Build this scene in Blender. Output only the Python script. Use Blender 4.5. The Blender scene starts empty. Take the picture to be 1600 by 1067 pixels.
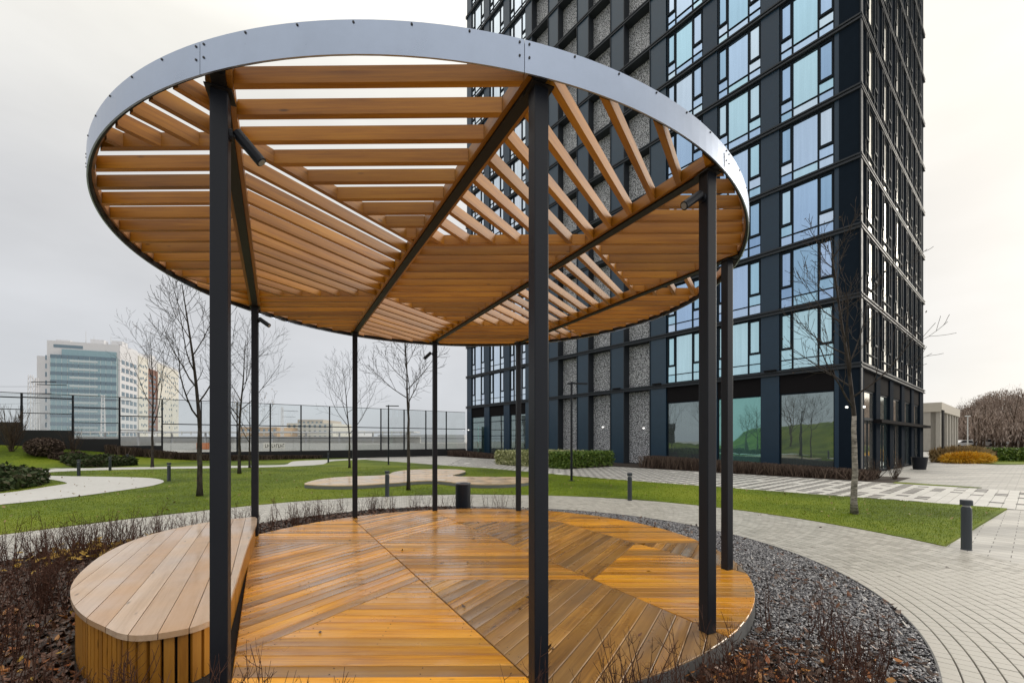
import bpy, bmesh, math, random
import numpy as np
from mathutils import Vector, Matrix

R = math.radians
scene = bpy.context.scene
COL = scene.collection

# ------------------------------------------------------------------ camera
EYE = 1.55
FPX, CX0, HY0 = 662.5, 804.9, 687.7          # focal length, principal column, horizon row (1600 px wide frame)
cam = bpy.data.cameras.new("camera")
cam.sensor_width = 36.0
cam.lens = 36.0 * FPX / 1600.0
cam.shift_x = -(CX0 - 800.0) / 1600.0
cam.shift_y = (HY0 - 533.5) / 1600.0
cam.clip_start = 0.05
cam.clip_end = 4000.0
camo = bpy.data.objects.new("camera", cam)
COL.objects.link(camo)
camo.location = (0, 0, EYE)
camo.rotation_euler = (R(90), 0, 0)
scene.camera = camo

# ------------------------------------------------------------------ sky and sun
SUN_AZ, SUN_EL = 70.0, 19.0                   # clockwise from +Y, above the horizon
world = bpy.data.worlds.new("World")
scene.world = world
world.use_nodes = True
wn, wl = world.node_tree.nodes, world.node_tree.links
wn.clear()
w_out = wn.new("ShaderNodeOutputWorld")
w_bg = wn.new("ShaderNodeBackground")
w_bg.inputs["Strength"].default_value = 0.1
sky = wn.new("ShaderNodeTexSky")
sky.sky_type = "NISHITA"
sky.sun_disc = False
sky.sun_elevation = R(SUN_EL)
sky.sun_rotation = R(SUN_AZ)
tc = wn.new("ShaderNodeTexCoord")
sep = wn.new("ShaderNodeSeparateXYZ")
wl.new(tc.outputs["Generated"], sep.inputs[0])
ramp = wn.new("ShaderNodeValToRGB")            # overcast deck: grey at the horizon, lighter upwards
ramp.color_ramp.elements[0].position = 0.0
ramp.color_ramp.elements[0].color = (0.515, 0.53, 0.565, 1)
ramp.color_ramp.elements[1].position = 1.0
ramp.color_ramp.elements[1].color = (1.75, 1.69, 1.58, 1)
e = ramp.color_ramp.elements.new(0.38); e.color = (0.585, 0.585, 0.59, 1)
e = ramp.color_ramp.elements.new(0.62); e.color = (0.775, 0.755, 0.70, 1)
wl.new(sep.outputs["Z"], ramp.inputs[0])
cn = wn.new("ShaderNodeTexNoise")              # soft cloud structure
cn.inputs["Scale"].default_value = 2.2
cn.inputs["Detail"].default_value = 5
cn.inputs["Roughness"].default_value = 0.5
cmap = wn.new("ShaderNodeMapping")
cmap.inputs["Scale"].default_value = (1, 1, 2.6)
wl.new(tc.outputs["Generated"], cmap.inputs[0])
wl.new(cmap.outputs[0], cn.inputs["Vector"])
crng = wn.new("ShaderNodeMapRange")
crng.inputs[1].default_value = 0.3; crng.inputs[2].default_value = 0.7
crng.inputs[3].default_value = 0.88; crng.inputs[4].default_value = 1.10
wl.new(cn.outputs[0], crng.inputs[0])
cmul = wn.new("ShaderNodeVectorMath"); cmul.operation = "MULTIPLY"
wl.new(ramp.outputs[0], cmul.inputs[0]); wl.new(crng.outputs[0], cmul.inputs[1])
sd = (math.sin(R(SUN_AZ)) * math.cos(R(SUN_EL)), math.cos(R(SUN_AZ)) * math.cos(R(SUN_EL)), math.sin(R(SUN_EL)))
dot = wn.new("ShaderNodeVectorMath"); dot.operation = "DOT_PRODUCT"
dot.inputs[1].default_value = sd
wl.new(tc.outputs["Generated"], dot.inputs[0])
mx = wn.new("ShaderNodeMath"); mx.operation = "MAXIMUM"; mx.inputs[1].default_value = 0
wl.new(dot.outputs["Value"], mx.inputs[0])
pw = wn.new("ShaderNodeMath"); pw.operation = "POWER"; pw.inputs[1].default_value = 6
wl.new(mx.outputs[0], pw.inputs[0])
glow = wn.new("ShaderNodeVectorMath"); glow.operation = "SCALE"
glow.inputs[0].default_value = (0.40, 0.345, 0.25)
wl.new(pw.outputs[0], glow.inputs["Scale"])
cadd = wn.new("ShaderNodeVectorMath"); cadd.operation = "ADD"
wl.new(cmul.outputs[0], cadd.inputs[0]); wl.new(glow.outputs[0], cadd.inputs[1])
csc = wn.new("ShaderNodeVectorMath"); csc.operation = "SCALE"; csc.inputs["Scale"].default_value = 10.0
wl.new(cadd.outputs[0], csc.inputs[0])
smix = wn.new("ShaderNodeMix"); smix.data_type = "RGBA"
smix.inputs[0].default_value = 0.93
wl.new(sky.outputs[0], smix.inputs[6]); wl.new(csc.outputs[0], smix.inputs[7])
wl.new(smix.outputs[2], w_bg.inputs["Color"])
wl.new(w_bg.outputs[0], w_out.inputs[0])

sun = bpy.data.lights.new("sun", "SUN")
sun.energy = 1.0
sun.angle = R(20)
sun.color = (1.0, 0.93, 0.82)
suno = bpy.data.objects.new("sun", sun)
COL.objects.link(suno)
suno.rotation_euler = Vector(sd).to_track_quat("Z", "Y").to_euler()

scene.view_settings.view_transform = "Standard"
scene.view_settings.look = "None"
scene.view_settings.gamma = 1.0
scene.view_settings.exposure = 0.36
scene.view_settings.use_curve_mapping = False

# ------------------------------------------------------------------ helpers
def at(px, py, z=0.0):
    """the place on the level z that was surveyed at photo pixel px, py"""
    t = (z - EYE) / (-(py - HY0) / FPX)
    return ((px - CX0) / FPX * t, t)

def link(o, parent=None):
    COL.objects.link(o)
    if parent is not None:
        o.parent = parent
    return o

def tag(o, label=None, cat=None, group=None, kind=None):
    if label: o["label"] = label
    if cat: o["category"] = cat
    if group: o["group"] = group
    if kind: o["kind"] = kind
    return o

def empty(name, loc, label, cat, group=None, rz=0.0):
    o = bpy.data.objects.new(name, None)
    o.empty_display_size = 0.2
    o.location = loc
    o.rotation_euler = (0, 0, rz)
    link(o)
    return tag(o, label, cat, group)

class MB:
    """collects simple solids and links them as ONE mesh object"""
    def __init__(s):
        s.v, s.f, s.m, s.cur = [], [], [], 0
    def add(s, verts, faces):
        b = len(s.v)
        s.v.extend([tuple(map(float, p)) for p in verts])
        for f in faces:
            s.f.append([i + b for i in f]); s.m.append(s.cur)
    def box(s, x0, x1, y0, y1, z0, z1):
        s.add([(x0,y0,z0),(x1,y0,z0),(x1,y1,z0),(x0,y1,z0),(x0,y0,z1),(x1,y0,z1),(x1,y1,z1),(x0,y1,z1)],
              [(0,3,2,1),(4,5,6,7),(0,1,5,4),(1,2,6,5),(2,3,7,6),(3,0,4,7)])
    def obox(s, c, ux, hx, hy, z0, z1):
        """box with centre c (2D), axis ux (2D), half sizes"""
        uy = (-ux[1], ux[0])
        P = [(c[0]+a*hx*ux[0]+b*hy*uy[0], c[1]+a*hx*ux[1]+b*hy*uy[1]) for a, b in ((-1,-1),(1,-1),(1,1),(-1,1))]
        s.prism(P, z0, z1)
    def prism(s, poly, z0, z1, inset=0.0):
        n = len(poly)
        area = sum(poly[i][0]*poly[(i+1)%n][1]-poly[(i+1)%n][0]*poly[i][1] for i in range(n))
        if area < 0: poly = poly[::-1]
        v = [(x,y,z0) for x,y in poly]
        if inset > 0:
            c = inset_poly(poly, inset)
            if c is None: inset = 0
        if inset > 0:
            v += [(x,y,z1-inset) for x,y in poly] + [(x,y,z1) for x,y in c]
            f = [tuple(range(n))[::-1]]
            for k in (0, 1):
                f += [(k*n+i, k*n+(i+1)%n, (k+1)*n+(i+1)%n, (k+1)*n+i) for i in range(n)]
            f.append(tuple(range(2*n, 3*n)))
        else:
            v += [(x,y,z1) for x,y in poly]
            f = [tuple(range(n))[::-1], tuple(range(n, 2*n))]
            f += [(i,(i+1)%n,n+(i+1)%n,n+i) for i in range(n)]
        s.add(v, f)
    def tube(s, pts, radii, n=6, cap=True):
        pts = [Vector(p) for p in pts]
        rings = []; up = None
        for i, p in enumerate(pts):
            d = (pts[min(i+1,len(pts)-1)] - pts[max(i-1,0)])
            if d.length < 1e-9: d = Vector((0,0,1))
            d.normalize()
            if up is None:
                up = Vector((1,0,0)) if abs(d.x) < 0.8 else Vector((0,1,0))
            a = d.cross(up); a.normalize(); b = d.cross(a); up = -(a.cross(d)) if False else up
            rings.append([p + (a*math.cos(2*math.pi*k/n) + b*math.sin(2*math.pi*k/n)) * radii[i] for k in range(n)])
        v = [q for r in rings for q in r]; f = []
        for i in range(len(pts)-1):
            for k in range(n):
                f.append((i*n+k, i*n+(k+1)%n, (i+1)*n+(k+1)%n, (i+1)*n+k))
        if cap:
            f.append(tuple(range(n))[::-1]); f.append(tuple(range((len(pts)-1)*n, len(pts)*n)))
        s.add(v, f)
    def lathe(s, prof, n=24, c=(0,0)):
        v = []; f = []
        for r, z in prof:
            v += [(c[0]+r*math.cos(2*math.pi*k/n), c[1]+r*math.sin(2*math.pi*k/n), z) for k in range(n)]
        for i in range(len(prof)-1):
            f += [(i*n+k, i*n+(k+1)%n, (i+1)*n+(k+1)%n, (i+1)*n+k) for k in range(n)]
        f.append(tuple(range(n))[::-1]); f.append(tuple(range((len(prof)-1)*n, len(prof)*n)))
        s.add(v, f)
    def arc(s, c, r0, r1, a0, a1, z0, z1, n=16):
        """solid arc segment"""
        v = []; f = []
        for i in range(n+1):
            a = a0+(a1-a0)*i/n; ca, sa = math.cos(a), math.sin(a)
            v += [(c[0]+r0*ca,c[1]+r0*sa,z0),(c[0]+r1*ca,c[1]+r1*sa,z0),(c[0]+r1*ca,c[1]+r1*sa,z1),(c[0]+r0*ca,c[1]+r0*sa,z1)]
        for i in range(n):
            for k in range(4):
                f.append((i*4+k,(i+1)*4+k,(i+1)*4+(k+1)%4,i*4+(k+1)%4))
        f.append((0,1,2,3)); f.append((n*4+3,n*4+2,n*4+1,n*4))
        s.add(v, f)
    def mesh(s, name, mats):
        me = bpy.data.meshes.new(name)
        me.from_pydata(s.v, [], s.f)
        if not isinstance(mats, (list, tuple)): mats = [mats]
        for m in mats: me.materials.append(m)
        if len(mats) > 1: me.polygons.foreach_set("material_index", s.m)
        me.update()
        return me
    def build(s, name, mats, parent=None, loc=None, rz=0.0, smooth=False):
        me = s.mesh(name, mats)
        if smooth: me.polygons.foreach_set("use_smooth", [True]*len(me.polygons))
        o = bpy.data.objects.new(name, me)
        if loc is not None: o.location = loc
        o.rotation_euler = (0, 0, rz)
        return link(o, parent)

def inst(me, name, parent, loc, rz=0.0, scale=None, rot=None):
    o = bpy.data.objects.new(name, me)
    o.location = loc
    o.rotation_euler = rot if rot is not None else (0, 0, rz)
    if scale is not None: o.scale = scale
    return link(o, parent)

def fast_mesh(name, verts, faces, mat, smooth=False):
    """big arrays of equal-sized faces"""
    me = bpy.data.meshes.new(name)
    verts = np.asarray(verts, np.float32); faces = np.asarray(faces, np.int32)
    k = faces.shape[1]
    me.vertices.add(len(verts)); me.vertices.foreach_set("co", verts.ravel())
    me.loops.add(faces.size); me.loops.foreach_set("vertex_index", faces.ravel())
    me.polygons.add(len(faces))
    me.polygons.foreach_set("loop_start", np.arange(0, faces.size, k, dtype=np.int32))
    me.polygons.foreach_set("loop_total", np.full(len(faces), k, np.int32))
    if smooth: me.polygons.foreach_set("use_smooth", np.ones(len(faces), bool))
    me.materials.append(mat)
    me.update(); me.validate()
    return me

def clip(poly, p, n):
    """keep the side of the 2D line through p where (q-p).n >= 0"""
    out = []
    for i in range(len(poly)):
        a, b = poly[i], poly[(i+1) % len(poly)]
        da = (a[0]-p[0])*n[0]+(a[1]-p[1])*n[1]; db = (b[0]-p[0])*n[0]+(b[1]-p[1])*n[1]
        if da >= 0: out.append(a)
        if (da >= 0) != (db >= 0):
            t = da/(da-db); out.append((a[0]+t*(b[0]-a[0]), a[1]+t*(b[1]-a[1])))
    return out

def poly_area(p):
    return 0.5*abs(sum(p[i][0]*p[(i+1)%len(p)][1]-p[(i+1)%len(p)][0]*p[i][1] for i in range(len(p)))) if len(p) > 2 else 0.0

def tidy(poly, eps=0.004):
    out = []
    for q in poly:
        if not out or math.hypot(q[0]-out[-1][0], q[1]-out[-1][1]) > eps: out.append(q)
    while len(out) > 1 and math.hypot(out[0][0]-out[-1][0], out[0][1]-out[-1][1]) < eps: out.pop()
    return out

def inset_poly(poly, d):
    """vertex-wise inset of a convex counter-clockwise polygon"""
    n = len(poly); out = []
    for i in range(n):
        a, b, c = Vector(poly[i-1]), Vector(poly[i]), Vector(poly[(i+1)%n])
        e1, e2 = (b-a), (c-b)
        if e1.length < 1e-6 or e2.length < 1e-6: return None
        e1.normalize(); e2.normalize()
        n1, n2 = Vector((-e1.y, e1.x)), Vector((-e2.y, e2.x))
        h = n1+n2
        if h.length < 0.3: return None
        h.normalize()
        k = d/max(0.35, h.dot(n1))
        out.append((b.x+h.x*k, b.y+h.y*k))
    return out

def inside(poly, x, y):
    """vectorised point in polygon"""
    x = np.asarray(x); y = np.asarray(y); r = np.zeros(x.shape, bool)
    n = len(poly)
    for i in range(n):
        x0, y0 = poly[i]; x1, y1 = poly[(i+1) % n]
        if y0 == y1: continue
        c = ((y0 > y) != (y1 > y)) & (x < (x1-x0)*(y-y0)/(y1-y0)+x0)
        r ^= c
    return r

def smooth_line(pts, per=6, closed=False):
    """Catmull-Rom through the points"""
    n = len(pts); out = []
    rng = range(n) if closed else range(n-1)
    for i in rng:
        if closed: p = [pts[(i+k-1) % n] for k in range(4)]
        else: p = [pts[max(0, min(n-1, i+k-1))] for k in range(4)]
        for j in range(per):
            t = j/per
            q = []
            for d in (0, 1):
                a, b, c, e_ = p[0][d], p[1][d], p[2][d], p[3][d]
                q.append(0.5*(2*b+(c-a)*t+(2*a-5*b+4*c-e_)*t*t+(3*b-a-3*c+e_)*t**3))
            out.append(tuple(q))
    if not closed: out.append(tuple(pts[-1]))
    return out

# ------------------------------------------------------------------ materials
def mat(name):
    m = bpy.data.materials.new(name); m.use_nodes = True
    nt = m.node_tree
    b = nt.nodes["Principled BSDF"]
    return m, nt.nodes, nt.links, b

def plain(name, col, rough=0.5, metal=0.0, var=0.0, spec=0.5, bump=0.0, bscale=60.0, wear=0.0):
    m, N, L, b = mat(name)
    b.inputs["Roughness"].default_value = rough
    b.inputs["Metallic"].default_value = metal
    b.inputs["Specular IOR Level"].default_value = spec
    b.inputs["Base Color"].default_value = (*col, 1)
    if var > 0 or wear > 0:
        t = N.new("ShaderNodeTexCoord"); n1 = N.new("ShaderNodeTexNoise")
        n1.inputs["Scale"].default_value = 3.0; n1.inputs["Detail"].default_value = 8; n1.inputs["Roughness"].default_value = 0.65
        L.new(t.outputs["Object"], n1.inputs["Vector"])
        mr = N.new("ShaderNodeMapRange"); mr.inputs[1].default_value = 0.25; mr.inputs[2].default_value = 0.75
        mr.inputs[3].default_value = 1-var; mr.inputs[4].default_value = 1+var
        L.new(n1.outputs[0], mr.inputs[0])
        oi = N.new("ShaderNodeObjectInfo")
        mr2 = N.new("ShaderNodeMapRange"); mr2.inputs[3].default_value = 1-var*0.5; mr2.inputs[4].default_value = 1+var*0.5
        L.new(oi.outputs["Random"], mr2.inputs[0])
        mm = N.new("ShaderNodeMath"); mm.operation = "MULTIPLY"
        L.new(mr.outputs[0], mm.inputs[0]); L.new(mr2.outputs[0], mm.inputs[1])
        vm = N.new("ShaderNodeVectorMath"); vm.operation = "SCALE"; vm.inputs[0].default_value = col
        L.new(mm.outputs[0], vm.inputs["Scale"]); L.new(vm.outputs[0], b.inputs["Base Color"])
        rr = N.new("ShaderNodeMapRange"); rr.inputs[3].default_value = max(0.03, rough-0.12); rr.inputs[4].default_value = min(1, rough+0.12)
        L.new(n1.outputs[0], rr.inputs[0]); L.new(rr.outputs[0], b.inputs["Roughness"])
    if bump > 0:
        t2 = N.new("ShaderNodeTexCoord"); n2 = N.new("ShaderNodeTexNoise")
        n2.inputs["Scale"].default_value = bscale; n2.inputs["Detail"].default_value = 4
        L.new(t2.outputs["Object"], n2.inputs["Vector"])
        bp = N.new("ShaderNodeBump"); bp.inputs["Strength"].default_value = bump; bp.inputs["Distance"].default_value = 0.01
        L.new(n2.outputs[0], bp.inputs["Height"]); L.new(bp.outputs[0], b.inputs["Normal"])
    return m

def wood(name, dark, mid, light, rough=0.4, tone=0.35, grey=None, greymix=0.0, wet=False, bump=0.25, cup=0.0):
    """stained boards: grain runs along the board's own X axis, every board its own tone"""
    m, N, L, b = mat(name)
    t = N.new("ShaderNodeTexCoord"); oi = N.new("ShaderNodeObjectInfo")
    off = N.new("ShaderNodeVectorMath"); off.operation = "SCALE"; off.inputs[0].default_value = (13.7, 7.3, 3.1)
    L.new(oi.outputs["Random"], off.inputs["Scale"])
    ad = N.new("ShaderNodeVectorMath"); ad.operation = "ADD"
    L.new(t.outputs["Object"], ad.inputs[0]); L.new(off.outputs[0], ad.inputs[1])
    mp = N.new("ShaderNodeMapping"); mp.inputs["Scale"].default_value = (1.6, 38, 38)
    L.new(ad.outputs[0], mp.inputs[0])
    g = N.new("ShaderNodeTexNoise"); g.inputs["Scale"].default_value = 1.0; g.inputs["Detail"].default_value = 7
    g.inputs["Roughness"].default_value = 0.62; g.inputs["Distortion"].default_value = 0.6
    L.new(mp.outputs[0], g.inputs["Vector"])
    mp2 = N.new("ShaderNodeMapping"); mp2.inputs["Scale"].default_value = (0.7, 5, 5)
    L.new(ad.outputs[0], mp2.inputs[0])
    g2 = N.new("ShaderNodeTexNoise"); g2.inputs["Scale"].default_value = 1.3; g2.inputs["Detail"].default_value = 4
    L.new(mp2.outputs[0], g2.inputs["Vector"])
    mxn = N.new("ShaderNodeMath"); mxn.operation = "MULTIPLY_ADD"; mxn.inputs[1].default_value = 0.45
    L.new(g2.outputs[0], mxn.inputs[0])
    hf = N.new("ShaderNodeMath"); hf.operation = "MULTIPLY"; hf.inputs[1].default_value = 0.55
    L.new(g.outputs[0], hf.inputs[0]); L.new(hf.outputs[0], mxn.inputs[2])
    cr = N.new("ShaderNodeValToRGB"); E_ = cr.color_ramp.elements
    E_[0].position = 0.34; E_[0].color = (*dark, 1); E_[1].position = 0.66; E_[1].color = (*light, 1)
    k = E_.new(0.5); k.color = (*mid, 1)
    L.new(mxn.outputs[0], cr.inputs[0])
    tn = N.new("ShaderNodeMapRange"); tn.inputs[3].default_value = 1-tone; tn.inputs[4].default_value = 1+tone*0.8
    L.new(oi.outputs["Random"], tn.inputs[0])
    sc = N.new("ShaderNodeVectorMath"); sc.operation = "SCALE"
    L.new(cr.outputs[0], sc.inputs[0]); L.new(tn.outputs[0], sc.inputs["Scale"])
    last = sc.outputs[0]
    if grey is not None:
        # weathering: whole boards and patches that have lost their stain
        gn = N.new("ShaderNodeTexNoise"); gn.inputs["Scale"].default_value = 1.1; gn.inputs["Detail"].default_value = 6
        geo = N.new("ShaderNodeNewGeometry"); L.new(geo.outputs["Position"], gn.inputs["Vector"])
        rnd2 = N.new("ShaderNodeMath"); rnd2.operation = "MULTIPLY"; rnd2.inputs[1].default_value = 37.13
        L.new(oi.outputs["Random"], rnd2.inputs[0])
        fr = N.new("ShaderNodeMath"); fr.operation = "FRACT"; L.new(rnd2.outputs[0], fr.inputs[0])
        s1 = N.new("ShaderNodeMath"); s1.operation = "ADD"; L.new(fr.outputs[0], s1.inputs[0]); L.new(gn.outputs[0], s1.inputs[1])
        mr = N.new("ShaderNodeMapRange"); mr.inputs[1].default_value = 0.75; mr.inputs[2].default_value = 1.45
        mr.inputs[3].default_value = 0; mr.inputs[4].default_value = greymix
        L.new(s1.outputs[0], mr.inputs[0])
        mg = N.new("ShaderNodeMix"); mg.data_type = "RGBA"
        L.new(mr.outputs[0], mg.inputs[0]); L.new(last, mg.inputs[6]); mg.inputs[7].default_value = (*grey, 1)
        last = mg.outputs[2]
    # knots
    mk = N.new("ShaderNodeMapping"); mk.inputs["Scale"].default_value = (2.2, 7.5, 7.5); L.new(ad.outputs[0], mk.inputs[0])
    kv = N.new("ShaderNodeTexVoronoi"); kv.inputs["Scale"].default_value = 1.0; L.new(mk.outputs[0], kv.inputs["Vector"])
    kr = N.new("ShaderNodeMapRange"); kr.inputs[1].default_value = 0.03; kr.inputs[2].default_value = 0.09; kr.inputs[3].default_value = 0.40; kr.inputs[4].default_value = 1.0
    L.new(kv.outputs["Distance"], kr.inputs[0])
    ks_ = N.new("ShaderNodeVectorMath"); ks_.operation = "SCALE"; L.new(last, ks_.inputs[0]); L.new(kr.outputs[0], ks_.inputs["Scale"]); last = ks_.outputs[0]
    L.new(last, b.inputs["Base Color"])
    b.inputs["Specular IOR Level"].default_value = 0.5
    if wet:
        b.inputs["Coat Roughness"].default_value = 0.10
        geo3 = N.new("ShaderNodeNewGeometry"); cw = N.new("ShaderNodeTexNoise"); cw.inputs["Scale"].default_value = 1.5; cw.inputs["Detail"].default_value = 6
        L.new(geo3.outputs["Position"], cw.inputs["Vector"])
        cm = N.new("ShaderNodeMapRange"); cm.inputs[1].default_value = 0.42; cm.inputs[2].default_value = 0.62; cm.inputs[3].default_value = 0.05; cm.inputs[4].default_value = 0.75
        L.new(cw.outputs[0], cm.inputs[0]); L.new(cm.outputs[0], b.inputs["Coat Weight"])
    if wet:
        geo2 = N.new("ShaderNodeNewGeometry"); wn_ = N.new("ShaderNodeTexNoise")
        wn_.inputs["Scale"].default_value = 2.4; wn_.inputs["Detail"].default_value = 5
        L.new(geo2.outputs["Position"], wn_.inputs["Vector"])
        rr = N.new("ShaderNodeMapRange"); rr.inputs[1].default_value = 0.35; rr.inputs[2].default_value = 0.7
        rr.inputs[3].default_value = rough-0.10; rr.inputs[4].default_value = rough+0.14
        L.new(wn_.outputs[0], rr.inputs[0])
        r9 = N.new("ShaderNodeMath"); r9.operation = "MULTIPLY"; r9.inputs[1].default_value = 71.7; L.new(oi.outputs["Random"], r9.inputs[0])
        f9 = N.new("ShaderNodeMath"); f9.operation = "FRACT"; L.new(r9.outputs[0], f9.inputs[0])
        a9 = N.new("ShaderNodeMath"); a9.operation = "MULTIPLY_ADD"; a9.inputs[1].default_value = 0.16
        L.new(f9.outputs[0], a9.inputs[0]); L.new(rr.outputs[0], a9.inputs[2]); L.new(a9.outputs[0], b.inputs["Roughness"])
    else:
        b.inputs["Roughness"].default_value = rough
    bp = N.new("ShaderNodeBump"); bp.inputs["Strength"].default_value = bump; bp.inputs["Distance"].default_value = 0.004
    L.new(mxn.outputs[0], bp.inputs["Height"]); L.new(bp.outputs[0], b.inputs["Normal"])
    if cup:                                    # boards have cupped a little across their width
        sx = N.new("ShaderNodeSeparateXYZ"); L.new(t.outputs["Object"], sx.inputs[0])
        y2 = N.new("ShaderNodeMath"); y2.operation = "MULTIPLY"; L.new(sx.outputs["Y"], y2.inputs[0]); L.new(sx.outputs["Y"], y2.inputs[1])
        yk = N.new("ShaderNodeMath"); yk.operation = "MULTIPLY"; yk.inputs[1].default_value = cup; L.new(y2.outputs[0], yk.inputs[0])
        b2 = N.new("ShaderNodeBump"); b2.inputs["Strength"].default_value = 1.0; b2.inputs["Distance"].default_value = 1.0
        L.new(yk.outputs[0], b2.inputs["Height"]); L.new(b2.outputs[0], bp.inputs["Normal"]); L.new(bp.outputs[0], b.inputs["Coat Normal"])
    return m

def islands(name, cols, rough=0.7, spec=0.4, trans=0.0):
    """every loose piece of the mesh takes one of the colours"""
    m, N, L, b = mat(name)
    g = N.new("ShaderNodeNewGeometry"); cr = N.new("ShaderNodeValToRGB"); E_ = cr.color_ramp.elements
    n = len(cols)
    E_[0].position = 0; E_[0].color = (*cols[0], 1); E_[1].position = 1; E_[1].color = (*cols[-1], 1)
    for i in range(1, n-1):
        k = E_.new(i/(n-1)); k.color = (*cols[i], 1)
    L.new(g.outputs["Random Per Island"], cr.inputs[0]); L.new(cr.outputs[0], b.inputs["Base Color"])
    b.inputs["Roughness"].default_value = rough; b.inputs["Specular IOR Level"].default_value = spec
    return m

def ground_mat(name, cols, scale, rough=0.8, bump=0.4, bdist=0.02, detail=8, spec=0.4, big=0.3):
    m, N, L, b = mat(name)
    t = N.new("ShaderNodeNewGeometry"); n1 = N.new("ShaderNodeTexNoise")
    n1.inputs["Scale"].default_value = scale; n1.inputs["Detail"].default_value = detail; n1.inputs["Roughness"].default_value = 0.7
    L.new(t.outputs["Position"], n1.inputs["Vector"])
    n2 = N.new("ShaderNodeTexNoise"); n2.inputs["Scale"].default_value = scale*0.03; n2.inputs["Detail"].default_value = 5
    L.new(t.outputs["Position"], n2.inputs["Vector"])
    ma = N.new("ShaderNodeMath"); ma.operation = "MULTIPLY_ADD"; ma.inputs[1].default_value = big
    sb = N.new("ShaderNodeMath"); sb.operation = "SUBTRACT"; sb.inputs[1].default_value = 0.5
    L.new(n2.outputs[0], sb.inputs[0]); L.new(sb.outputs[0], ma.inputs[0]); L.new(n1.outputs[0], ma.inputs[2])
    cr = N.new("ShaderNodeValToRGB"); E_ = cr.color_ramp.elements
    n = len(cols)
    E_[0].position = 0.3; E_[0].color = (*cols[0], 1); E_[1].position = 0.7; E_[1].color = (*cols[-1], 1)
    for i in range(1, n-1):
        k = E_.new(0.3+0.4*i/(n-1)); k.color = (*cols[i], 1)
    L.new(ma.outputs[0], cr.inputs[0]); L.new(cr.outputs[0], b.inputs["Base Color"])
    b.inputs["Roughness"].default_value = rough; b.inputs["Specular IOR Level"].default_value = spec
    bp = N.new("ShaderNodeBump"); bp.inputs["Strength"].default_value = bump; bp.inputs["Distance"].default_value = bdist
    L.new(n1.outputs[0], bp.inputs["Height"]); L.new(bp.outputs[0], b.inputs["Normal"])
    return m

def glass_pane(name, cols, rough=0.02, metal=0.85, fold=0.0, spec=0.8):
    """coated, mirroring glass; every pane a slightly different shade, faint curtain folds behind"""
    m, N, L, b = mat(name)
    oi = N.new("ShaderNodeObjectInfo"); g = N.new("ShaderNodeNewGeometry")
    ad = N.new("ShaderNodeMath"); ad.operation = "ADD"
    L.new(oi.outputs["Random"], ad.inputs[0]); L.new(g.outputs["Random Per Island"], ad.inputs[1])
    fr = N.new("ShaderNodeMath"); fr.operation = "FRACT"; L.new(ad.outputs[0], fr.inputs[0])
    cr = N.new("ShaderNodeValToRGB"); E_ = cr.color_ramp.elements; n = len(cols)
    E_[0].position = 0; E_[0].color = (*cols[0], 1); E_[1].position = 1; E_[1].color = (*cols[-1], 1)
    for i in range(1, n-1):
        k = E_.new(i/(n-1)); k.color = (*cols[i], 1)
    L.new(fr.outputs[0], cr.inputs[0])
    last = cr.outputs[0]
    if fold > 0:
        t = N.new("ShaderNodeTexCoord"); mp = N.new("ShaderNodeMapping"); mp.inputs["Scale"].default_value = (9, 9, 0.25)
        L.new(t.outputs["Object"], mp.inputs[0])
        o3 = N.new("ShaderNodeVectorMath"); o3.operation = "SCALE"; o3.inputs[0].default_value = (31, 17, 9)
        L.new(oi.outputs["Random"], o3.inputs["Scale"])
        a3 = N.new("ShaderNodeVectorMath"); a3.operation = "ADD"
        L.new(mp.outputs[0], a3.inputs[0]); L.new(o3.outputs[0], a3.inputs[1])
        nn = N.new("ShaderNodeTexNoise"); nn.inputs["Scale"].default_value = 1.0; nn.inputs["Detail"].default_value = 3
        L.new(a3.outputs[0], nn.inputs["Vector"])
        mr = N.new("ShaderNodeMapRange"); mr.inputs[1].default_value = 0.3; mr.inputs[2].default_value = 0.7
        mr.inputs[3].default_value = 1-fold; mr.inputs[4].default_value = 1+fold
        L.new(nn.outputs[0], mr.inputs[0])
        sc = N.new("ShaderNodeVectorMath"); sc.operation = "SCALE"
        L.new(last, sc.inputs[0]); L.new(mr.outputs[0], sc.inputs["Scale"]); last = sc.outputs[0]
    L.new(last, b.inputs["Base Color"])
    b.inputs["Metallic"].default_value = metal; b.inputs["Roughness"].default_value = rough
    b.inputs["Specular IOR Level"].default_value = spec
    t2 = N.new("ShaderNodeTexCoord"); wv = N.new("ShaderNodeTexNoise"); wv.inputs["Scale"].default_value = 0.9
    L.new(t2.outputs["Object"], wv.inputs["Vector"])
    bp = N.new("ShaderNodeBump"); bp.inputs["Strength"].default_value = 0.05; bp.inputs["Distance"].default_value = 0.05
    L.new(wv.outputs[0], bp.inputs["Height"]); L.new(bp.outputs[0], b.inputs["Normal"])
    return m

def clear_glass(name, tint=(0.9, 0.95, 0.94), refl=0.10):
    m, N, L, b = mat(name)
    N.remove(b)
    out = N["Material Output"]
    tr = N.new("ShaderNodeBsdfTransparent"); tr.inputs[0].default_value = (*tint, 1)
    gl = N.new("ShaderNodeBsdfGlossy"); gl.inputs["Roughness"].default_value = 0.02
    fz = N.new("ShaderNodeFresnel"); fz.inputs[0].default_value = 1.45
    mxs = N.new("ShaderNodeMixShader")
    ad = N.new("ShaderNodeMath"); ad.operation = "ADD"; ad.inputs[1].default_value = refl
    L.new(fz.outputs[0], ad.inputs[0]); L.new(ad.outputs[0], mxs.inputs[0])
    L.new(tr.outputs[0], mxs.inputs[1]); L.new(gl.outputs[0], mxs.inputs[2]); L.new(mxs.outputs[0], out.inputs[0])
    return m

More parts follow.
